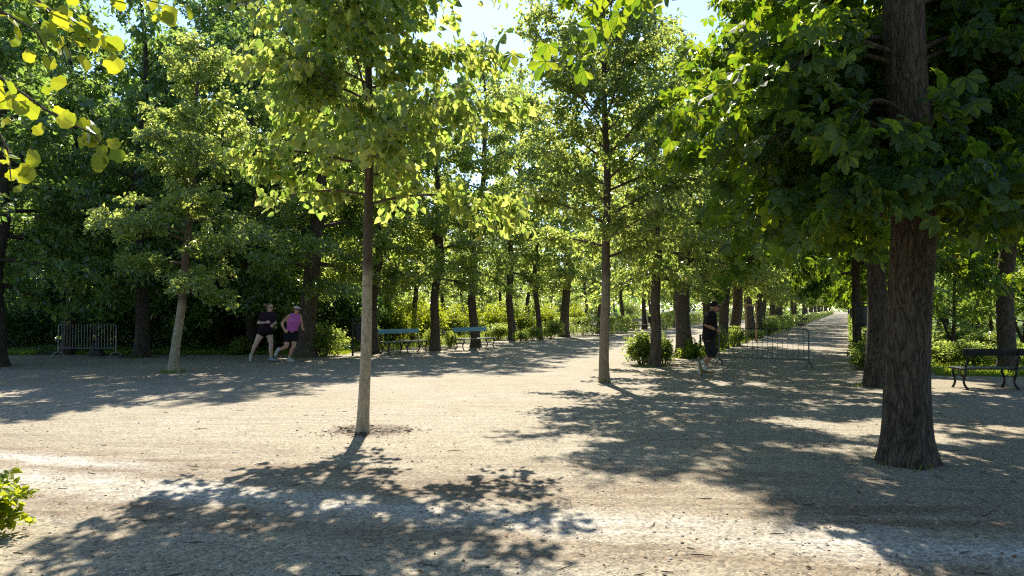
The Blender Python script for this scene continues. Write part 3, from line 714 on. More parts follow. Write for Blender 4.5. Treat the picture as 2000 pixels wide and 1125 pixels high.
# ------------------------------------------------------------------ the sprays hanging in from a tree at the side of the camera
def side_tree():
    rng = np.random.default_rng(9); root = empty('broad_leaved_tree', (-5.6, 4.2, 0)); g = Geo(); sp = Sprays(rng)
    zz = np.linspace(-.1, 9, 22); g.tube(np.stack([.03 * np.sin(zz), .03 * np.cos(zz), zz], 1), .17 * (1 - zz / 11) + .08 * np.exp(-np.clip(zz, 0, 9) / .25), 16, True, bark_bump(rng, .03))
    def world(px, py, dist):
        r_ = ray(px, py); t_ = dist / r_.y; return np.array([r_.x * t_ + 5.6, r_.y * t_ - 4.2, CAM_H + r_.z * t_])
    chains = [((0, 0, 3.9), [(-150, -60, 4.5), (40, -25, 4.6), (150, 60, 4.7), (215, 105, 4.75)], 30), ((0, 0, 3.6), [(-160, 120, 4.4), (0, 150, 4.5), (90, 215, 4.6), (185, 265, 4.7), (208, 295, 4.7)], 30),
              ((0, 0, 3.3), [(-170, 190, 4.4), (-30, 210, 4.45), (15, 290, 4.5), (22, 355, 4.5)], 24), ((0, 0, 4.1), [(-100, -110, 4.8), (120, -60, 4.9), (240, -10, 5.0), (330, 10, 5.1)], 22),
              ((0, 0, 4.0), [(-120, -20, 4.3), (0, 20, 4.4), (70, 60, 4.5), (100, 120, 4.5)], 24), ((0, 0, 5.0), [(-300, -500, 4.6), (-50, -420, 4.7), (120, -260, 4.8)], 40)]
    for (b0, pts, nn) in chains:
        P = np.array([b0] + [world(*p) for p in pts]); g.tube(P, np.linspace(.014, .003, len(P)), 6)
        for k in range(1, len(P) - 1):
            dd = P[k + 1] - P[k]; L = np.linalg.norm(dd)
            sp.twig(P[k], dd / L, L, nn // 3, .05, .65, .15, .07, 0.0)
    for i in range(26):                                          # the rest of the crown, above the frame
        az = rng.uniform(0, 6.28); z0 = rng.uniform(5.2, 8.5); L = 2.4 * (1 - (z0 - 5) / 6) * rng.uniform(.7, 1.1)
        if math.cos(az) > .3 and math.sin(az) > -.2: L *= .5
        d_ = dirv(az, .35); a = np.array([0, 0, z0]); g.tube([a, a + d_ * L], [.03, .006], 5)
        for q in range(7): sp.twig(a + d_ * L * rng.uniform(.3, 1), dirv(az + rng.uniform(-1.2, 1.2), .1), .5, 9, .2, .6, .4, .08)
    g.build('trunk', M['bark_row'], root); link('crown', sp.mesh('crown', .075, .125, 'tulip', M['tulip']), root)
    return tag(root, 'tree out of view whose sprays of big lobed yellow-lit leaves hang into the top corner', 'tree')
side_tree()

# ------------------------------------------------------------------ shrubs and hedges
def S(o, loc, label, cat='shrub', group=None, rz=0.0, scale=(1, 1, 1)):
    o.location = loc; o.rotation_euler = (0, 0, rz); o.scale = scale; return tag(o, label, cat, group)

S(shrub('basal_shoots', 301, .24, .24, .60, 900, 'heart', .04, .07, M['gold'], stems=9, lump=10, nup=.9), at(-46, 1052), 'low clump of bright yellow-green shoots at the near corner of the gravel', 'plant')
b1 = shrub('round_shrub', 302, .62, .6, 1.12, 3800, 'quad', .06, .11, M['shrub'], lump=11)
S(b1, at(636, 695), 'round light green bush beside the thick leaning trunk')
S(dup(b1, (0, 0, 0)), at(473, 692), 'small low bush left of the joggers at the wood edge', rz=2.0, scale=(.62, .62, .55))
S(shrub('foot_shrub', 303, .42, .38, 1.0, 3200, 'quad', .06, .11, M['shrub'], lump=9), at(1262, 713) + Vector((-.12, .05, 0)), 'leafy shoots growing round the foot of the thin crooked tree')
S(dup(b1, (0, 0, 0)), at(1297, 712), 'leafy sprout leaning away from the thin crooked tree towards the thick trunk', rz=1.0, scale=(.42, .42, .80))
S(shrub('ivy_clump', 304, .42, .36, .62, 1500, 'quad', .06, .11, M['garden'], lump=7), at(1354, 700), 'green ivy clump at the foot of the thick straight trunk', 'plant')
b2 = shrub('clipped_bush', 305, .75, .6, .95, 4200, 'quad', .05, .10, M['shrub'], lump=14)
S(b2, at(972, 664), 'clipped bush at the end of the second blue bench')
for (px, py, lab, s) in [(1040, 664, 'low clipped bush between the bent leaning trunk and the slender trunk', (.7, .7, .8)), (1077, 661, 'rounded bush between the slender trunk and the short stout trunk', (.85, .8, 1.15)), (845, 684, 'leafy bush growing between the first blue bench and the forked trunk', (.45, .45, .95)),
                         (733, 688, 'leafy bush at the near end of the first blue bench', (.42, .42, 1.1)), (880, 680, 'light green bush at the near end of the second blue bench', (.4, .4, .8)), (1018, 668, 'small bright bush at the foot of the bent leaning trunk', (.5, .5, .6)),
                         (1434, 676, 'leafy bush in front of the broad dark trunk behind the barricade', (.72, .6, 1.0)), (1400, 690, 'bush behind the jogger in the cap', (.55, .6, 1.1)), (1476, 664, 'small bush at the foot of the timber stakes', (.7, .7, .6)),
                         (1500, 655, 'upright bush past the timber stakes by the narrow path', (.9, .9, 1.0))]:
    S(dup(b2, (0, 0, 0)), at(px, py), lab, rz=random.uniform(0, 6), scale=s)
yb = shrub('yellow_bush', 306, 1.25, 1.0, 2.0, 5200, 'quad', .08, .15, M['gold'], lump=14)
S(yb, at_d(765, 36), 'bright yellow-green bush behind the first blue bench')
for (px, dd, s, lab) in [(830, 41, 1.05, 'bright yellow-green bush behind the forked trunk'), (895, 43, .95, 'bright yellow-green bush behind the second blue bench'), (963, 47, 1.0, 'bright yellow-green bush showing behind the bent leaning trunk'), (1075, 56, 1.0, 'bright yellow-green bush behind the slender upright trunk'), (1130, 66, 1.05, 'yellow bush with reddish top above the far hedge'), (705, 40, 1.1, 'bright yellow-green bush behind the dark post bin'), (1025, 52, .9, 'yellow bush between the bent and the slender trunks')]:
    S(dup(yb, (0, 0, 0)), at_d(px, dd), lab, rz=random.uniform(0, 6), scale=(s, s, s * .95))
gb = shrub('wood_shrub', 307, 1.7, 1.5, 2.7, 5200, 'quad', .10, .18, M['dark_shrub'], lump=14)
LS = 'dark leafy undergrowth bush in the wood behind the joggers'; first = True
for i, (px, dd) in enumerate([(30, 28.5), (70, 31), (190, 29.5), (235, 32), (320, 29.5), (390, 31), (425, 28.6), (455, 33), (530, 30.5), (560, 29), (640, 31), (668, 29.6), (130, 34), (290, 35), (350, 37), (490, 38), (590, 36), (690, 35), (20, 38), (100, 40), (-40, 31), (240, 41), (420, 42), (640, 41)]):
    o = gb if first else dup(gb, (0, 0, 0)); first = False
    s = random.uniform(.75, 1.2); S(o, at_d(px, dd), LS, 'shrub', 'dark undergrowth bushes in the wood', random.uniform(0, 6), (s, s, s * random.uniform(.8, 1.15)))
gs = shrub('backdrop_shrub', 308, 1.8, 1.5, 3.0, 5200, 'quad', .10, .17, M['avenue'], lump=14)
first = True
for (px, dd) in [(735, 52), (800, 56), (860, 60), (925, 62), (990, 68), (1050, 76), (1110, 86), (1170, 96), (700, 48), (780, 72), (900, 80), (1000, 90), (1230, 120)]:
    o = gs if first else dup(gs, (0, 0, 0)); first = False
    s = random.uniform(.9, 1.35); S(o, at_d(px, dd), 'tall green bush in the grove beyond the blue benches', 'shrub', 'green bushes in the grove', random.uniform(0, 6), (s, s, s))
# clipped hedges along the avenue
AZ = math.atan2(1, .4426)
hg = shrub('hedge', 309, 1.7, .38, .95, 7200, 'quad', .05, .09, M['avenue'], flat=True)
S(hg, at(1142, 655), 'clipped hedge block beside the short stout trunk', 'hedge', rz=AZ - .75)
for (px, py, lab, s, rz) in [(1202, 650, 'clipped hedge block showing past the slim young tree', (1, 1, 1), AZ), (1228, 645, 'clipped hedge before the distant dark bench', (.8, 1, 1), AZ), (1292, 643, 'clipped hedge behind the leafy shoots, past the distant bin', (1, 1, 1.1), AZ), (1318, 639, 'dark rounded hedge left of the thick straight trunk', (.9, 1.2, 1.25), AZ)]:
    S(dup(hg, (0, 0, 0)), at(px, py), lab, 'hedge', rz=rz, scale=s)
for d in np.arange(72, 230, 7.5):
    S(dup(hg, (0, 0, 0)), (XC(d) + .2, d, 0), 'clipped hedge far along the wide path', 'hedge', 'hedges along the wide path', AZ, (2.1, 1.1, 1.05))
for d in np.arange(50, 235, 6.5):
    S(dup(hg, (0, 0, 0)), (XA(d) + .35, d, 0), 'clipped hedge along the near edge of the narrow path', 'hedge', 'hedges along the narrow path', AZ, (1.75, .9, random.uniform(.8, 1.0)))
hb = shrub('leafy_hedge', 310, 1.5, .45, 1.15, 5200, 'quad', .08, .14, M['shrub'], lump=16)
S(hb, (XB(19.6) + .05, 19.6, 0), 'leafy low hedge behind the dark chestnut trunk on the narrow path', 'hedge', rz=AZ, scale=(.7, .9, .85))
for d in np.arange(23, 120, 3.4):
    S(dup(hb, (0, 0, 0)), (XB(d) + .1, d, 0), 'leafy hedge along the dark side of the narrow path', 'hedge', 'hedges along the dark side of the narrow path', AZ, (1.1, .9, random.uniform(.8, 1.05)))
# garden on the right
gt = tree('garden_tree', 321, 3.6, .06, .9, 1.5, 24, 'quad', .08, .14, M['garden'], M['twig'], tpm=8, lpt=18, wob=.12, pitch0=18, pitch1=70, curve=-4, twigs=False, fork=(.35, 2.5, 2.6), prof=lambda f: (1 - f) ** .4 * (.8 + .4 * f))
S(gt, at_d(1856, 26), 'small garden tree with thin forked stems nearest to the big trunk', 'tree')
for (px, dd, s, lab) in [(1905, 30, 1.15, 'yellowish small garden tree behind the black bench'), (1940, 27, 1.0, 'small leafy garden tree just left of the straight chestnut'), (1995, 25, 1.1, 'small garden tree at the edge of the view behind the black bench'), (1880, 36, 1.3, 'taller garden tree further back on the lawn'), (2040, 32, 1.2, 'garden tree far out beside the edge of the view'), (1960, 37, 1.35, 'rear garden tree showing past the straight chestnut')]:
    S(dup(gt, (0, 0, 0)), at_d(px, dd), lab, 'tree', rz=random.uniform(0, 6), scale=(s, s, s))
for (px, py, s, lab) in [(1842, 712, (.9, .8, .8), 'low pale green shrub on the lawn edge beside the big trunk'), (1905, 716, (1.1, .8, .8), 'low green shrub on the lawn behind the black bench'), (1935, 690, (1.5, 1.0, .9), 'wide flat green shrub across the lawn'), (1985, 716, (.8, .8, .8), 'low shrub behind the black bench beside the straight chestnut'), (1905, 676, (1.2, 1.1, 1.5), 'round pale bush under the garden trees'), (1860, 680, (1.4, 1.0, 1.1), 'green bush under the forked garden tree')]:
    S(dup(b2, (0, 0, 0)), at(px, py), lab, rz=random.uniform(0, 6), scale=s)

# ------------------------------------------------------------------ benches
def curve(pts, n=14):
    """smooth polyline through points (Catmull-Rom)"""
    P = [np.array(p, float) for p in pts]; P = [2 * P[0] - P[1]] + P + [2 * P[-1] - P[-2]]; out = []
    for i in range(1, len(P) - 2):
        for t in np.linspace(0, 1, max(3, n // (len(P) - 3)), endpoint=False):
            a, b_, c, d = P[i - 1], P[i], P[i + 1], P[i + 2]
            out.append(.5 * ((2 * b_) + (c - a) * t + (2 * a - 5 * b_ + 4 * c - d) * t * t + (3 * b_ - a - 3 * c + d) * t ** 3))
    out.append(P[-2]); return np.array(out)

def bench(name, L, back_mat, seat_mat, label, frames=3, plank=.155):
    root = empty(name, (0, 0, 0), 0, label, 'bench')
    xs = np.linspace(-L / 2 + .08, L / 2 - .08, frames)
    for x in xs:
        g = Geo()
        g.tube(curve([(x, -.20, .405), (x, -.235, .33), (x, -.165, .20), (x, -.17, .10), (x, -.245, 0)]), .021, 8); g.build('leg', M['iron'], root); g = Geo()
        g.tube(curve([(x, .19, .40), (x, .20, .32), (x, .135, .20), (x, .15, .10), (x, .265, 0)]), .021, 8)
        g.build('leg', M['iron'], root)
        g = Geo(); g.tube(curve([(x, -.235, .385), (x, -.1, .398), (x, .08, .392), (x, .19, .40)]), .018, 8)
        g.tube(curve([(x, .185, .39), (x, .225, .52), (x, .275, .68), (x, .315, .835)]), .018, 8)
        g.tube(curve([(x, -.17, .2), (x, -.08, .27), (x, 0, .285), (x, .07, .27), (x, .135, .2)]), .011, 6)
        g.tube(curve([(x, -.05, .385), (x, -.02, .33), (x, .02, .33), (x, .05, .385)]), .010, 6)
        g.build('back_support', M['iron'], root)
    g = Geo()
    for y, z, w in ((-.185, .420, .105), (-.065, .423, .105), (.055, .420, .105), (.155, .418, .07)):
        g.box((0, y, z), (L, w, .032), M=Matrix.Rotation(R(-2), 4, 'X'), bev=.008)
    g.build('seat', seat_mat, root)
    g = Geo(); g.box((0, .268, .765), (L, .032, plank), M=Matrix.Rotation(R(-15), 4, 'X'), bev=.008)
    g.build('backrest', back_mat, root)
    return root
bl = bench('park_bench', 1.85, M['blue'], M['seatwood'], 'park bench with a sky-reflection blue back board beside the limewashed young lime stem')
bl.location = at(789, 690); bl.rotation_euler.z = R(49)
r = dup(bl, at(928, 683), R(50), label='park bench with a sky-reflection blue back board in front of the leaning trunk')
bk = bench('park_bench', 1.9, M['blackwood'], M['blackwood'], 'black park bench seen from behind, facing the garden lawn', plank=.15)
bk.location = at(1876, 762) + Vector((1.14, .30, 0)); bk.rotation_euler.z = R(180); bk.scale = (1.12, 1, .94)
r = dup(bl, at(1252, 646), R(60), label='small far bench before the clipped hedge, beside a distant bin')
for c in r.children:
    if c.name.startswith('backrest'): c.data = c.data.copy(); c.data.materials[0] = M['seatwood']
r = dup(bk, at(1565, 642), R(240), label='tiny dark bench far down the narrow path at its hedge')

# ------------------------------------------------------------------ barricades
def barricade(W, zt, zb, nb, rb, rf, mat, label, foot_rot, foot_w, foot_h):
    root = empty('crowd_barrier', (0, 0, 0), 0, label, 'barrier'); w = W / 2; c = .11
    g = Geo(); P = []
    P += [(-w, 0, foot_h), (-w, 0, zt - c)] + [(-w + c - c * math.cos(a), 0, zt - c + c * math.sin(a)) for a in np.linspace(.2, 1.5, 6)]
    P += [(w - c + c * math.sin(a), 0, zt - c + c * math.cos(a)) for a in np.linspace(.07, 1.37, 6)] + [(w, 0, zt - c), (w, 0, foot_h)]
    g.tube(P, rf, 10); g.build('frame', mat, root)
    Geo().tube([(-w, 0, zb), (w, 0, zb)], rf * .85, 8).build('bottom_rail', mat, root)
    bar = None
    for i in range(nb):
        x = -w + W * (i + 1) / (nb + 1)
        if bar is None: o = bar = Geo().tube([(0, 0, zb), (0, 0, zt)], rb, 6).build('bar', mat, root)
        else: o = bar.copy(); COL.objects.link(o); o.parent = root
        o.location = (x, 0, 0)
    for x in (-w, w):
        g = Geo(); d = Vector((math.cos(foot_rot), math.sin(foot_rot), 0))
        pts = [Vector((x, 0, 0)) + d * a * foot_w + Vector((0, 0, z)) for a, z in ((-1, .012), (-.85, foot_h * .45), (-.5, foot_h * .9), (0, foot_h), (.5, foot_h * .9), (.85, foot_h * .45), (1, .012))]
        g.tube(curve(pts, 24), rf * .95, 8); g.build('foot', mat, root)
    return root
o = barricade(1.90, 1.06, .29, 19, .0085, .019, M['steel'], 'narrow steel crowd barrier with many bars before the dark wood', R(8), .2, .16)
o.location = at(170, 698); o.rotation_euler.z = R(-3)
o = barricade(2.36, 1.03, .25, 17, .0055, .019, M['grey_steel'], 'wide grey crowd barrier across the start of the narrow path beside the jogger', R(78), .16, .17)
a_, b_ = at(1405, 714), at(1580, 722); o.location = (a_ + b_) / 2; o.rotation_euler.z = math.atan2((b_ - a_).y, (b_ - a_).x)

# ------------------------------------------------------------------ litter bins, stakes, bollard, stone, debris
def litter_bin(label, ph, z0, z1, w, hood=True, side=1):
    root = empty('litter_bin', (0, 0, 0), 0, label, 'bin')
    Geo().box((0, 0, ph / 2 - .05), (.062, .062, ph + .1), bev=.01).build('post', M['iron'], root)
    g = Geo(); a = np.linspace(0, 2 * np.pi, 20, endpoint=False); cx = side * (w / 2 + .06)
    prof = [(.78, z0), (.9, z0 + .02), (1.0, z0 + .12), (1.0, z1 - .02), (1.06, z1 - .015), (1.06, z1), (.94, z1), (.94, z1 - .08)]
    V = [(cx + w / 2 * q * math.cos(t), w / 2 * .8 * q * math.sin(t), z) for q, z in prof for t in a]
    n = len(a); F = [(i * n + j, i * n + (j + 1) % n, (i + 1) * n + (j + 1) % n, (i + 1) * n + j) for i in range(len(prof) - 1) for j in range(n)] + [tuple(range(n - 1, -1, -1)), tuple((len(prof) - 1) * n + j for j in range(n))]
    g.add(V, F); g.build('bin_body', M['bin'], root)
    g = Geo(); e = side * (w + .1)
    g.box((e / 2 - side * .0, 0, ph - .02), (w + .22, .06, .045), bev=.008); g.tube([(e, 0, ph - .03), (e, 0, z1 - .03)], .014, 8); g.build('hood_frame' if hood else 'bracket', M['iron'], root)
    return root
litter_bin('dark litter bin on a square post between the leafy bush and the limewashed stem', 1.25, .52, 1.06, .40).location = at(689, 695)
o = litter_bin('distant litter bin at the end of the small far bench', 1.25, .50, 1.0, .40); o.location = at(1264, 644)
o = litter_bin('litter bin half hidden by the dark chestnut trunk on the narrow path', 1.72, 1.05, 1.62, .34, side=-1); o.location = at_d(1698, 21.2)

root = empty('tree_guard', at(1457, 669), R(25), 'square of bare timber stakes with cross rails behind the wide barricade', 'stakes')
st = None
for x, y in ((-.30, -.34), (.34, -.30), (.30, .34), (-.34, .30)):
    if st is None: o = st = Geo().tube([(0, 0, -.1), (.01, 0, .9), (0, .01, 1.82)], [.042, .04, .038], 10).build('stake', M['stake'], root)
    else: o = st.copy(); COL.objects.link(o); o.parent = root
    o.location = (x, y, 0)
for (p, q) in (((-.30, -.385, 1.72), (.34, -.345, 1.72)), ((.385, -.30, 1.72), (.345, .34, 1.72)), ((.30, .385, 1.72), (-.34, .345, 1.72))):
    g = Geo(); p = Vector(p); q = Vector(q); g.box((p + q) / 2, ((q - p).length + .1, .03, .07), rz=math.atan2((q - p).y, (q - p).x)); g.build('cross_rail', M['stake'], root)
root = empty('short_post', at(1368, 681), 0, 'short dark post standing behind the jogger in the cap', 'post')
Geo().box((0, 0, .24), (.07, .07, .56), bev=.012).build('post', M['iron'], root)
Geo().box((.05, 0, .53), (.17, .09, .045), bev=.012).build('post_cap', M['iron'], root)

bm = bmesh.new(); bmesh.ops.create_icosphere(bm, subdivisions=4, radius=1.0)
for v in bm.verts:
    c = v.co; k = 1 + .16 * math.sin(3.1 * c.x + 1) * math.cos(2.7 * c.y) + .09 * math.sin(7 * c.z + 4 * c.x) + .05 * math.sin(13 * c.y + 9 * c.z)
    t = max(0, c.z); v.co = Vector((c.x * .25 * k * (1 - .75 * t), c.y * .2 * k * (1 - .6 * t), (c.z + .25) * .40 * k))
me = bpy.data.meshes.new('stone'); bm.to_mesh(me); bm.free(); me.materials.append(M['rock'])
for p in me.polygons: p.use_smooth = True
o = link('stone', me); o.location = at(170, 697) + Vector((0, .55, 0)); tag(o, 'pointed grey stone standing behind the narrow steel barrier', 'stone')
g = Geo(); rr = np.random.default_rng(4)
for i in range(26):
    p = np.array([rr.normal(0, .22), rr.normal(0, .06), .02 + abs(rr.normal(0, .03))]); d_ = np.array([rr.normal(), rr.normal() * .5, rr.normal() * .15]); d_ /= np.linalg.norm(d_)
    g.tube([p - d_ * .08, p + rr.normal(0, .01, 3), p + d_ * .09], [.012, .018, .008], 6)
o = g.build('branch_pile', M['bark']); o.location = at(254, 699); tag(o, 'little heap of dark broken branches on the gravel beside the narrow barrier foot', 'branch pile')

# ------------------------------------------------------------------ people
def skin_mat(name, c):
    m, nt, out = new_mat(name); b = NT(nt); tc = b.n('ShaderNodeTexCoord'); n = b.noise(tc.outputs['Object'], 9.0, 4.0)
    col = b.mix(n, tuple(q * .8 for q in c), tuple(min(1, q * 1.15) for q in c))
    p = b.n('ShaderNodeBsdfPrincipled'); b.l(col, p.inputs['Base Color']); p.inputs['Roughness'].default_value = .5; p.inputs['Subsurface Weight'].default_value = .08; p.inputs['Subsurface Radius'].default_value = (.02, .008, .004)
    b.l(p.outputs[0], out.inputs['Surface']); return m
SK1 = skin_mat('fair_skin', (.64, .43, .34)); SK2 = skin_mat('tanned_skin', (.58, .33, .23)); SK3 = skin_mat('ruddy_skin', (.48, .26, .17))
def cloth(name, c, rough=.85): return plain_mat(name, c, rough, 0, .2, .22, 26.0, .25)

def remesh(g, name, mat, parent, vox=.009, smooth=3, cuts=()):
    o = g.build('tmp_body', mat); md = o.modifiers.new('r', 'REMESH'); md.mode = 'VOXEL'; md.voxel_size = vox; md.use_smooth_shade = True
    if smooth: s = o.modifiers.new('s', 'SMOOTH'); s.factor = .5; s.iterations = smooth
    dg = bpy.context.evaluated_depsgraph_get(); me = bpy.data.meshes.new_from_object(o.evaluated_get(dg)); old = o.data
    bpy.data.objects.remove(o); bpy.data.meshes.remove(old)
    if cuts:
        bm = bmesh.new(); bm.from_mesh(me)
        for co, no in cuts: bmesh.ops.bisect_plane(bm, geom=list(bm.verts) + list(bm.edges) + list(bm.faces), plane_co=co, plane_no=no, clear_outer=True)
        bm.to_mesh(me); bm.free()
    me.name = name
    for p in me.polygons: p.use_smooth = True
    me.materials.clear(); me.materials.append(mat)
    return link(name, me, parent)

def V3(p): return Vector(p)
def limb(g, a, b, r0, rm, r1, inf=0.0):
    a, b = V3(a), V3(b); m = a.lerp(b, .38)
    g.cone(a, r0 + inf, m, rm + inf); g.cone(m, rm + inf, b, r1 + inf)

def hand(g, w, d, up, k=1.0, curl=1.0, mirror=1):
    """palm, four curled fingers and a thumb; d points along the hand, up is the back of the hand"""
    w = V3(w); d = V3(d).normalized(); up = V3(up); up = (up - d * up.dot(d)).normalized(); s = d.cross(up) * mirror
    for t in (-1, 0, 1): g.cone(w + s * t * .012 * k, .017 * k, w + d * .075 * k + s * t * .024 * k, .015 * k)
    for i, (o, L) in enumerate(((-.033, .070), (-.011, .078), (.011, .074), (.033, .058))):
        p0 = w + d * .078 * k + s * o * k; a1 = .5 * curl + .1 * i; a2 = 1.5 * curl; a3 = 2.3 * curl
        p1 = p0 + (d * math.cos(a1) - up * math.sin(a1)) * L * .45 * k; p2 = p1 + (d * math.cos(a2) - up * math.sin(a2)) * L * .35 * k; p3 = p2 + (d * math.cos(a3) - up * math.sin(a3)) * L * .25 * k
        g.cone(p0, .0105 * k, p1, .0098 * k); g.cone(p1, .0098 * k, p2, .009 * k); g.cone(p2, .009 * k, p3, .008 * k)
    t0 = w + d * .02 * k - s * .022 * k; t1 = t0 + (d * .7 - s * .6 - up * .3).normalized() * .045 * k; t2 = t1 + (d * .9 - up * .5 + s * .15).normalized() * .035 * k
    g.cone(t0, .015 * k, t1, .0115 * k); g.cone(t1, .0115 * k, t2, .0095 * k)

def rot_to(f):
    f = Vector((f[0], f[1], f[2] if len(f) > 2 else 0)).normalized(); return f.to_track_quat('X', 'Z').to_matrix().to_4x4()

def head(g, c, f, s=1.0):
    m = rot_to(f); c = V3(c); q = m.to_3x3()
    g.ball(c + q @ Vector((-.012, 0, .022)) * s, (.096 * s, .077 * s, .095 * s), m)
    g.ball(c + q @ Vector((.022, 0, -.045)) * s, (.066 * s, .056 * s, .070 * s), m)
    g.ball(c + q @ Vector((.052, 0, -.092)) * s, (.026 * s, .030 * s, .022 * s), m)
    g.cone(c + q @ Vector((.082, 0, .010)) * s, .010 * s, c + q @ Vector((.100, 0, -.030)) * s, .014 * s)
    for e in (-1, 1):
        g.ball(c + q @ Vector((-.008, e * .077, -.012)) * s, (.020 * s, .010 * s, .032 * s), m)
    g.ball(c + q @ Vector((.077, 0, .030)) * s, (.015 * s, .048 * s, .012 * s), m)
    g.ball(c + q @ Vector((.080, 0, -.062)) * s, (.014 * s, .024 * s, .010 * s), m)

def face_bits(root, c, f, s, glasses=True, lip=(.35, .13, .11)):
    m = rot_to(f); c = V3(c); q = m.to_3x3(); W = lambda p: c + q @ Vector(p) * s
    if glasses:
        g = Geo()
        for e in (-1, 1): g.ball(W((.085, e * .034, .008)), (.012 * s, .029 * s, .022 * s), m); g.tube([W((.075, e * .062, .014)), W((.03, e * .083, .012)), W((-.02, e * .088, .004))], .004, 6)
        g.tube([W((.098, -.01, .014)), W((.098, .01, .014))], .004, 6); g.build('sunglasses', M['iron'], root)
    else:
        for e in (-1, 1): Geo().ball(W((.073, e * .031, .008)), .012 * s, m).build('eye', plain_mat('eye_dark', (.05, .04, .03), .3), root)
    Geo().ball(W((.091, 0, -.062)), (.006 * s, .021 * s, .008 * s), m).build('mouth', plain_mat('lips', lip, .5, bump=0), root)

def torso(g, J, w, dpt, inf=0.0, neck=True, belly=0.0, cap=1.0):
    """chest, waist and hips as flattened overlapping forms across the line of the shoulders"""
    sh = (V3(J['ls']) - V3(J['rs'])); ang = math.atan2(sh.y, sh.x); sx = V3((math.cos(ang), math.sin(ang), 0))
    C, P, N = V3(J['chest']), V3(J['pelvis']), V3(J['neck']); fw = V3((sx.y, -sx.x, 0))
    def slab(c, hw, r, n=5):
        for i in range(n):
            t = -1 + 2 * i / (n - 1); g.ball(c + sx * hw * t, (r + inf) * (1 - .08 * t * t), u=14, v=9)
    for i in range(9):
        t = i / 8; c = P.lerp(C, t); prof = math.sin(math.pi * min(1, t)); hw = w * (.60 - .12 * prof + .10 * t); r = dpt * (.98 - .10 * prof + .05 * t) + belly * prof
        slab(c + fw * belly * .6 * prof, hw, r)
    for i in range(1, 5):
        t = i / 4; c = C.lerp(N, t * .72); slab(c, w * (.70 - .12 * t), dpt * (1.03 - .22 * t))
    for k in ('rs', 'ls'): g.cone(C.lerp(N, .5).lerp(V3(J[k]), cap), .056 * cap + inf, C.lerp(N, .5), .085 + inf)
    if neck: g.cone(N - V3((0, 0, .03)), .058, V3(J['head']) - V3((0, 0, .06)), .052)
    return sx, fw

def shoe(root, ankle, heel, toe, sole_n, mat, solem, k=1.0):
    a, h, t, n = V3(ankle), V3(heel), V3(toe), V3(sole_n).normalized()
    g = Geo(); up = -n
    g.cone(h + up * .028, .040 * k, h.lerp(t, .45) + up * .03, .040 * k); g.cone(h.lerp(t, .45) + up * .03, .040 * k, t + up * .018, .033 * k); g.cone(h + up * .03, .038 * k, a - (a - h).normalized() * .01, .041 * k)
    o = remesh(g, 'shoe', mat, root, .008, 2)
    g = Geo(); s = (t - h).normalized().cross(n)
    g.cone(h + up * .004, .034 * k, h.lerp(t, .5) + up * .004, .032 * k); g.cone(h.lerp(t, .5) + up * .004, .036 * k, t + up * .002, .030 * k)
    remesh(g, 'sole', solem, o, .009, 1, cuts=((tuple(h + up * .022), tuple(up)),))
    return o

def person(loc, J, skin, w, dpt, label, hk=1.0, belly=0.0, leg=1.0, hs=1.0):
    root = empty('person', loc, 0, label, 'person'); g = Geo()
    torso(g, J, w, dpt, 0, True, belly); head(g, J['head'], J['face'], hs)
    for s, mir in (('r', 1), ('l', -1)):
        limb(g, J[s + 's'], J[s + 'e'], .047 * hk, .045 * hk, .036 * hk); limb(g, J[s + 'e'], J[s + 'w'], .038 * hk, .037 * hk, .024 * hk)
        hand(g, J[s + 'w'], V3(J[s + 'f']) - V3(J[s + 'w']), J.get(s + 'up', (0, 0, 1)), .98, 1.0, mir)
        limb(g, J[s + 'h'], J[s + 'k'], .088 * leg, .080 * leg, .052 * leg)
        k_, a_ = V3(J[s + 'k']), V3(J[s + 'a']); back = V3(J.get('back', (-1, 0, 0)))
        g.cone(k_, .051 * leg, k_.lerp(a_, .3) + back * .012, .053 * leg); g.cone(k_.lerp(a_, .3) + back * .012, .053 * leg, a_, .034)
        g.cone(a_, .034, V3(J[s + 'heel']).lerp(a_, .3), .030); g.cone(V3(J[s + 'heel']).lerp(a_, .35), .030, V3(J[s + 't']).lerp(a_, .12), .024)
    remesh(g, 'body', skin, root, .0075, 2)
    return root

# --- jogger in the dark tee
J = dict(pelvis=(0, 0, .92), chest=(.075, -.01, 1.25), neck=(.10, 0, 1.45), head=(.145, -.02, 1.585), face=(.86, -.45, -.16),
         rs=(-.065, -.10, 1.385), ls=(.215, .08, 1.385), re=(-.135, -.17, 1.135), rw=(.10, -.24, 1.15), rf=(.2, -.25, 1.165), le=(.27, .10, 1.13), lw=(.235, -.06, 1.075), lf=(.27, -.16, 1.06), rup=(0, -1, .3), lup=(.6, .2, .6),
         rh=(-.085, -.05, .86), lh=(.10, .05, .86), rk=(-.225, -.10, .53), ra=(-.345, -.08, .245), rheel=(-.385, -.08, .225), rt=(-.395, -.10, .035),
         lk=(.175, .03, .50), la=(.175, .05, .12), lheel=(.135, .06, .03), lt=(.335, .0, .025))
p1 = person(at(517, 706.5), J, SK1, .17, .098, 'jogger in a dark purple tee and short black briefs, hair tied back', leg=1.22, hk=1.1)
g = Geo(); torso(g, J, .17, .098, .014, False)
for s in 'rl': limb(g, J[s + 's'], V3(J[s + 's']).lerp(V3(J[s + 'e']), .62), .066, .064, .062)
remesh(g, 'tee_shirt', cloth('dark_purple_jersey', (.030, .016, .035)), p1, .010, 4, cuts=(((0, 0, .90), (0, 0, -1)),))
g = Geo(); P = V3(J['pelvis'])
for s in 'rl': g.cone(V3(J[s + 'h']) + V3((0, 0, .06)), .125, V3(J[s + 'h']).lerp(V3(J[s + 'k']), .10), .116)
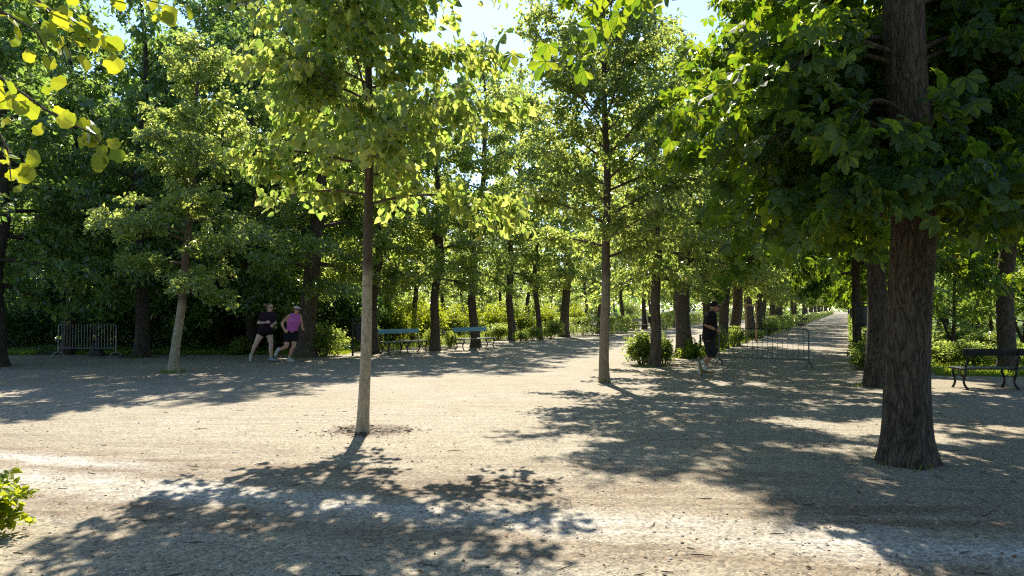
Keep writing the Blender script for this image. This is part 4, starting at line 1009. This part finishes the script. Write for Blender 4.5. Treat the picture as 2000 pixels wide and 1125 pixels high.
g.cone(J['rh'], .10, J['lh'], .10); remesh(g, 'shorts', cloth('black_running_shorts', (.012, .011, .014)), p1, .010, 4, cuts=(((0, 0, .955), (0, 0, 1)),))
hm = plain_mat('ash_blonde_hair', (.20, .145, .095), .6, 0, .4, .35, 60, .4); m_ = rot_to(J['face']); q_ = m_.to_3x3(); c_ = V3(J['head'])
g = Geo(); g.ball(c_ + q_ @ Vector((-.026, 0, .032)), (.094, .084, .094), m_); g.cone(c_ + q_ @ Vector((-.07, 0, .02)), .06, c_ + q_ @ Vector((-.06, 0, -.04)), .045); g.ball(c_ + V3((-.14, 0, .075)), (.048, .045, .052)); g.cone(c_ + V3((-.14, 0, .07)), .03, c_ + V3((-.175, 0, .105)), .018)
g.cone(c_ + V3((-.09, 0, .06)), .03, c_ + V3((-.14, 0, .075)), .035)
remesh(g, 'hair', hm, p1, .008, 1, cuts=((tuple(c_ + q_ @ Vector((.040, 0, .04))), tuple(q_ @ Vector((.85, 0, -.35)))),)); face_bits(p1, J['head'], J['face'], 1.0)
sw = cloth('pale_trainers', (.42, .44, .46), .7); so = cloth('dark_sole', (.06, .06, .08), .7); ws = cloth('white_sole', (.62, .60, .56), .7)
shoe(p1, J['ra'], J['rheel'], J['rt'], (-1, 0, -.05), cloth('grey_green_trainers', (.34, .36, .30), .7), ws); shoe(p1, J['la'], J['lheel'], J['lt'], (0, 0, -1), cloth('blue_grey_trainers', (.24, .30, .42), .7), so)

# --- jogger in the pink top
J = dict(pelvis=(.035, 0, .85), chest=(.11, -.02, 1.18), neck=(.15, -.02, 1.39), head=(.195, -.045, 1.53), face=(.80, -.55, -.14),
         rs=(-.005, -.12, 1.335), ls=(.262, .07, 1.335), re=(-.195, -.15, 1.13), rw=(-.095, -.25, .935), rf=(-.02, -.29, .885), le=(.315, .12, 1.09), lw=(.365, -.02, .985), lf=(.425, -.08, .965), rup=(-.3, -1, .2), lup=(.5, .3, .8),
         rh=(-.055, -.06, .79), lh=(.12, .05, .79), lk=(.115, -.03, .46), la=(-.02, .02, .125), lheel=(-.07, .03, .03), lt=(.115, -.03, .025),
         rk=(-.065, -.13, .445), ra=(-.275, -.06, .345), rheel=(-.335, -.05, .385), rt=(-.405, -.09, .195))
p2 = person(at(566, 706.5), J, SK2, .17, .100, 'jogger in a pink sleeveless top, black shorts and white sun visor', leg=1.2, hk=1.05)
g = Geo(); torso(g, J, .150, .098, .016, False, 0.0, .55)
remesh(g, 'tank_top', cloth('pink_jersey', (.58, .15, .48)), p2, .010, 4, cuts=(((0, 0, .87), (0, 0, -1)),))
g = Geo()
for s in 'rl': g.cone(V3(J[s + 'h']) + V3((0, 0, .08)), .122, V3(J[s + 'h']).lerp(V3(J[s + 'k']), .42), .112)
g.cone(J['rh'], .11, J['lh'], .11)
remesh(g, 'shorts', cloth('black_shorts', (.012, .012, .018)), p2, .010, 4, cuts=(((0, 0, .90), (0, 0, 1)),))
m_ = rot_to(J['face']); q_ = m_.to_3x3(); c_ = V3(J['head'])
g = Geo(); g.ball(c_ + q_ @ Vector((-.026, 0, .026)), (.092, .082, .090), m_); g.ball(c_ + q_ @ Vector((-.09, 0, -.01)), (.04, .04, .05), m_)
remesh(g, 'hair', plain_mat('brown_hair', (.10, .06, .035), .6, 0, .4, .35, 60, .4), p2, .008, 1, cuts=((tuple(c_ + q_ @ Vector((.030, 0, .03))), tuple(q_ @ Vector((.85, 0, -.35)))),))
g = Geo(); g.ball(c_ + q_ @ Vector((-.008, 0, .050)), (.103, .088, .070), m_)
vm = cloth('white_visor_cloth', (.66, .60, .60)); o = remesh(g, 'visor', vm, p2, .007, 2, cuts=((tuple(c_ + q_ @ Vector((0, 0, .045))), tuple(q_ @ Vector((0, 0, -1)))), (tuple(c_ + q_ @ Vector((0, 0, .090))), tuple(q_ @ Vector((0, 0, 1))))))
g = Geo(); g.ball(c_ + q_ @ Vector((.105, 0, .046)), (.075, .075, .012), m_); g.build('brim', vm, o)
face_bits(p2, J['head'], J['face'], 1.0)
shoe(p2, J['ra'], J['rheel'], J['rt'], (-1, -.1, -.35), sw, ws); shoe(p2, J['la'], J['lheel'], J['lt'], (0, 0, -1), sw, ws)

# --- jogger in black with the cap
J = dict(pelvis=(-.01, 0, .88), chest=(.03, 0, 1.245), neck=(.07, 0, 1.45), head=(.14, 0, 1.59), face=(1, -.05, -.05),
         rs=(.02, -.185, 1.37), ls=(.08, .185, 1.37), re=(-.12, -.255, 1.175), rw=(.115, -.265, 1.055), rf=(.22, -.25, 1.04), le=(-.02, .27, 1.13), lw=(.2, .2, 1.05), lf=(.3, .18, 1.04), rup=(0, -1, .3), lup=(0, 1, .3),
         rh=(-.015, -.09, .84), lh=(.01, .09, .84), lk=(.075, .08, .47), la=(-.105, .08, .125), lheel=(-.16, .08, .035), lt=(.09, .07, .025),
         rk=(.03, -.10, .46), ra=(-.215, -.09, .275), rheel=(-.275, -.09, .285), rt=(-.235, -.10, .045))
p3 = person(at(1385, 733), J, SK3, .205, .138, 'jogger in a black tee, long black shorts and dark cap running past the wide barrier', hk=1.15, belly=.03, leg=1.1, hs=1.04)
g = Geo(); torso(g, J, .205, .138, .018, False, .03)
for s in 'rl': limb(g, J[s + 's'], V3(J[s + 's']).lerp(V3(J[s + 'e']), .80), .078, .078, .074)
bt = cloth('black_jersey', (.012, .010, .014)); remesh(g, 'tee_shirt', bt, p3, .011, 4, cuts=(((0, 0, .82), (0, 0, -1)),))
g = Geo()
for s in 'rl': g.cone(V3(J[s + 'h']) + V3((0, 0, .06)), .14, V3(J[s + 'h']).lerp(V3(J[s + 'k']), .98), .112)
g.cone(J['rh'], .14, J['lh'], .14)
remesh(g, 'shorts', cloth('charcoal_shorts', (.022, .020, .026)), p3, .011, 4, cuts=(((0, 0, .92), (0, 0, 1)), ((0, 0, .43), (0, 0, -1))))
m_ = rot_to(J['face']); q_ = m_.to_3x3(); c_ = V3(J['head'])
g = Geo(); g.ball(c_ + q_ @ Vector((-.012, 0, .045)), (.112, .094, .098), m_)
o = remesh(g, 'cap', cloth('black_cap_cloth', (.014, .012, .014)), p3, .008, 2, cuts=((tuple(c_ + q_ @ Vector((0, 0, .030))), tuple(q_ @ Vector((.25, 0, -1)))),))
Geo().ball(c_ + q_ @ Vector((.125, 0, .052)), (.075, .078, .012), rot_to((1, -.05, -.25))).build('brim', M['iron'], o)
g = Geo(); g.ball(c_ + q_ @ Vector((-.012, 0, .018)), (.106, .090, .030), m_); remesh(g, 'cap_band', cloth('dark_red_band', (.12, .012, .016)), o, .008, 1, cuts=((tuple(c_ + q_ @ Vector((.01, 0, .0))), tuple(q_ @ Vector((1, 0, 0)))),))
face_bits(p3, J['head'], J['face'], 1.04)
g = Geo(); w_ = V3(J['rw']); d_ = (w_ - V3(J['re'])).normalized(); g.tube([w_ - d_ * .055, w_ - d_ * .015], .037, 14); g.build('watch', M['iron'], p3)
sk = cloth('white_socks', (.62, .64, .66))
for s in 'rl':
    a_, k_ = V3(J[s + 'a']), V3(J[s + 'k']); g = Geo(); g.cone(a_, .045, a_.lerp(k_, .22), .047); remesh(g, 'sock', sk, p3, .008, 2)
tan = cloth('tan_trainers', (.24, .17, .05), .8); shoe(p3, J['ra'], J['rheel'], J['rt'], (-1, 0, -.2), tan, ws, 1.1); shoe(p3, J['la'], J['lheel'], J['lt'], (0, 0, -1), tan, ws, 1.1)

# ------------------------------------------------------------------ camera and daylight
cam = bpy.data.cameras.new('camera'); cam.sensor_width = 36.0; cam.lens = FPX / 2000 * 36.0; cam.clip_end = 3000; cam.clip_start = .05
co = bpy.data.objects.new('camera', cam); COL.objects.link(co); co.location = (0, 0, CAM_H); co.rotation_euler = (R(90) + PITCH, 0, 0); SC.camera = co
w = bpy.data.worlds.new('World'); SC.world = w; w.use_nodes = True; nt = w.node_tree; nt.nodes.clear(); b = NT(nt)
sky = b.n('ShaderNodeTexSky', sky_type='NISHITA'); sky.sun_disc = False; sky.sun_elevation = SUN_EL; sky.sun_rotation = SUN_AZ; sky.air_density = 1.0; sky.dust_density = 0.3; sky.ozone_density = 3.5
bg = b.n('ShaderNodeBackground'); b.l(sky.outputs[0], bg.inputs['Color']); bg.inputs['Strength'].default_value = 0.11
wo = b.n('ShaderNodeOutputWorld'); b.l(bg.outputs[0], wo.inputs['Surface'])
sl = bpy.data.lights.new('sun', 'SUN'); sl.energy = 5.0; sl.angle = R(0.55); sl.color = (1.0, .925, .79)
s = bpy.data.objects.new('sun', sl); COL.objects.link(s)
ts = Vector((math.sin(SUN_AZ) * math.cos(SUN_EL), math.cos(SUN_AZ) * math.cos(SUN_EL), math.sin(SUN_EL)))
s.rotation_euler = ts.to_track_quat('Z', 'Y').to_euler(); s.location = (0, 30, 40)
SC.view_settings.view_transform = 'Standard'; SC.view_settings.look = 'None'; SC.view_settings.gamma = 1.0; SC.view_settings.exposure = 1.26
cy = SC.cycles; cy.max_bounces = 7; cy.diffuse_bounces = 4; cy.glossy_bounces = 2; cy.transmission_bounces = 4; cy.transparent_max_bounces = 4; cy.caustics_reflective = False; cy.caustics_refractive = False
cy.sample_clamp_indirect = 6.0
cy.use_denoising = False; cy.filter_width = 1.2
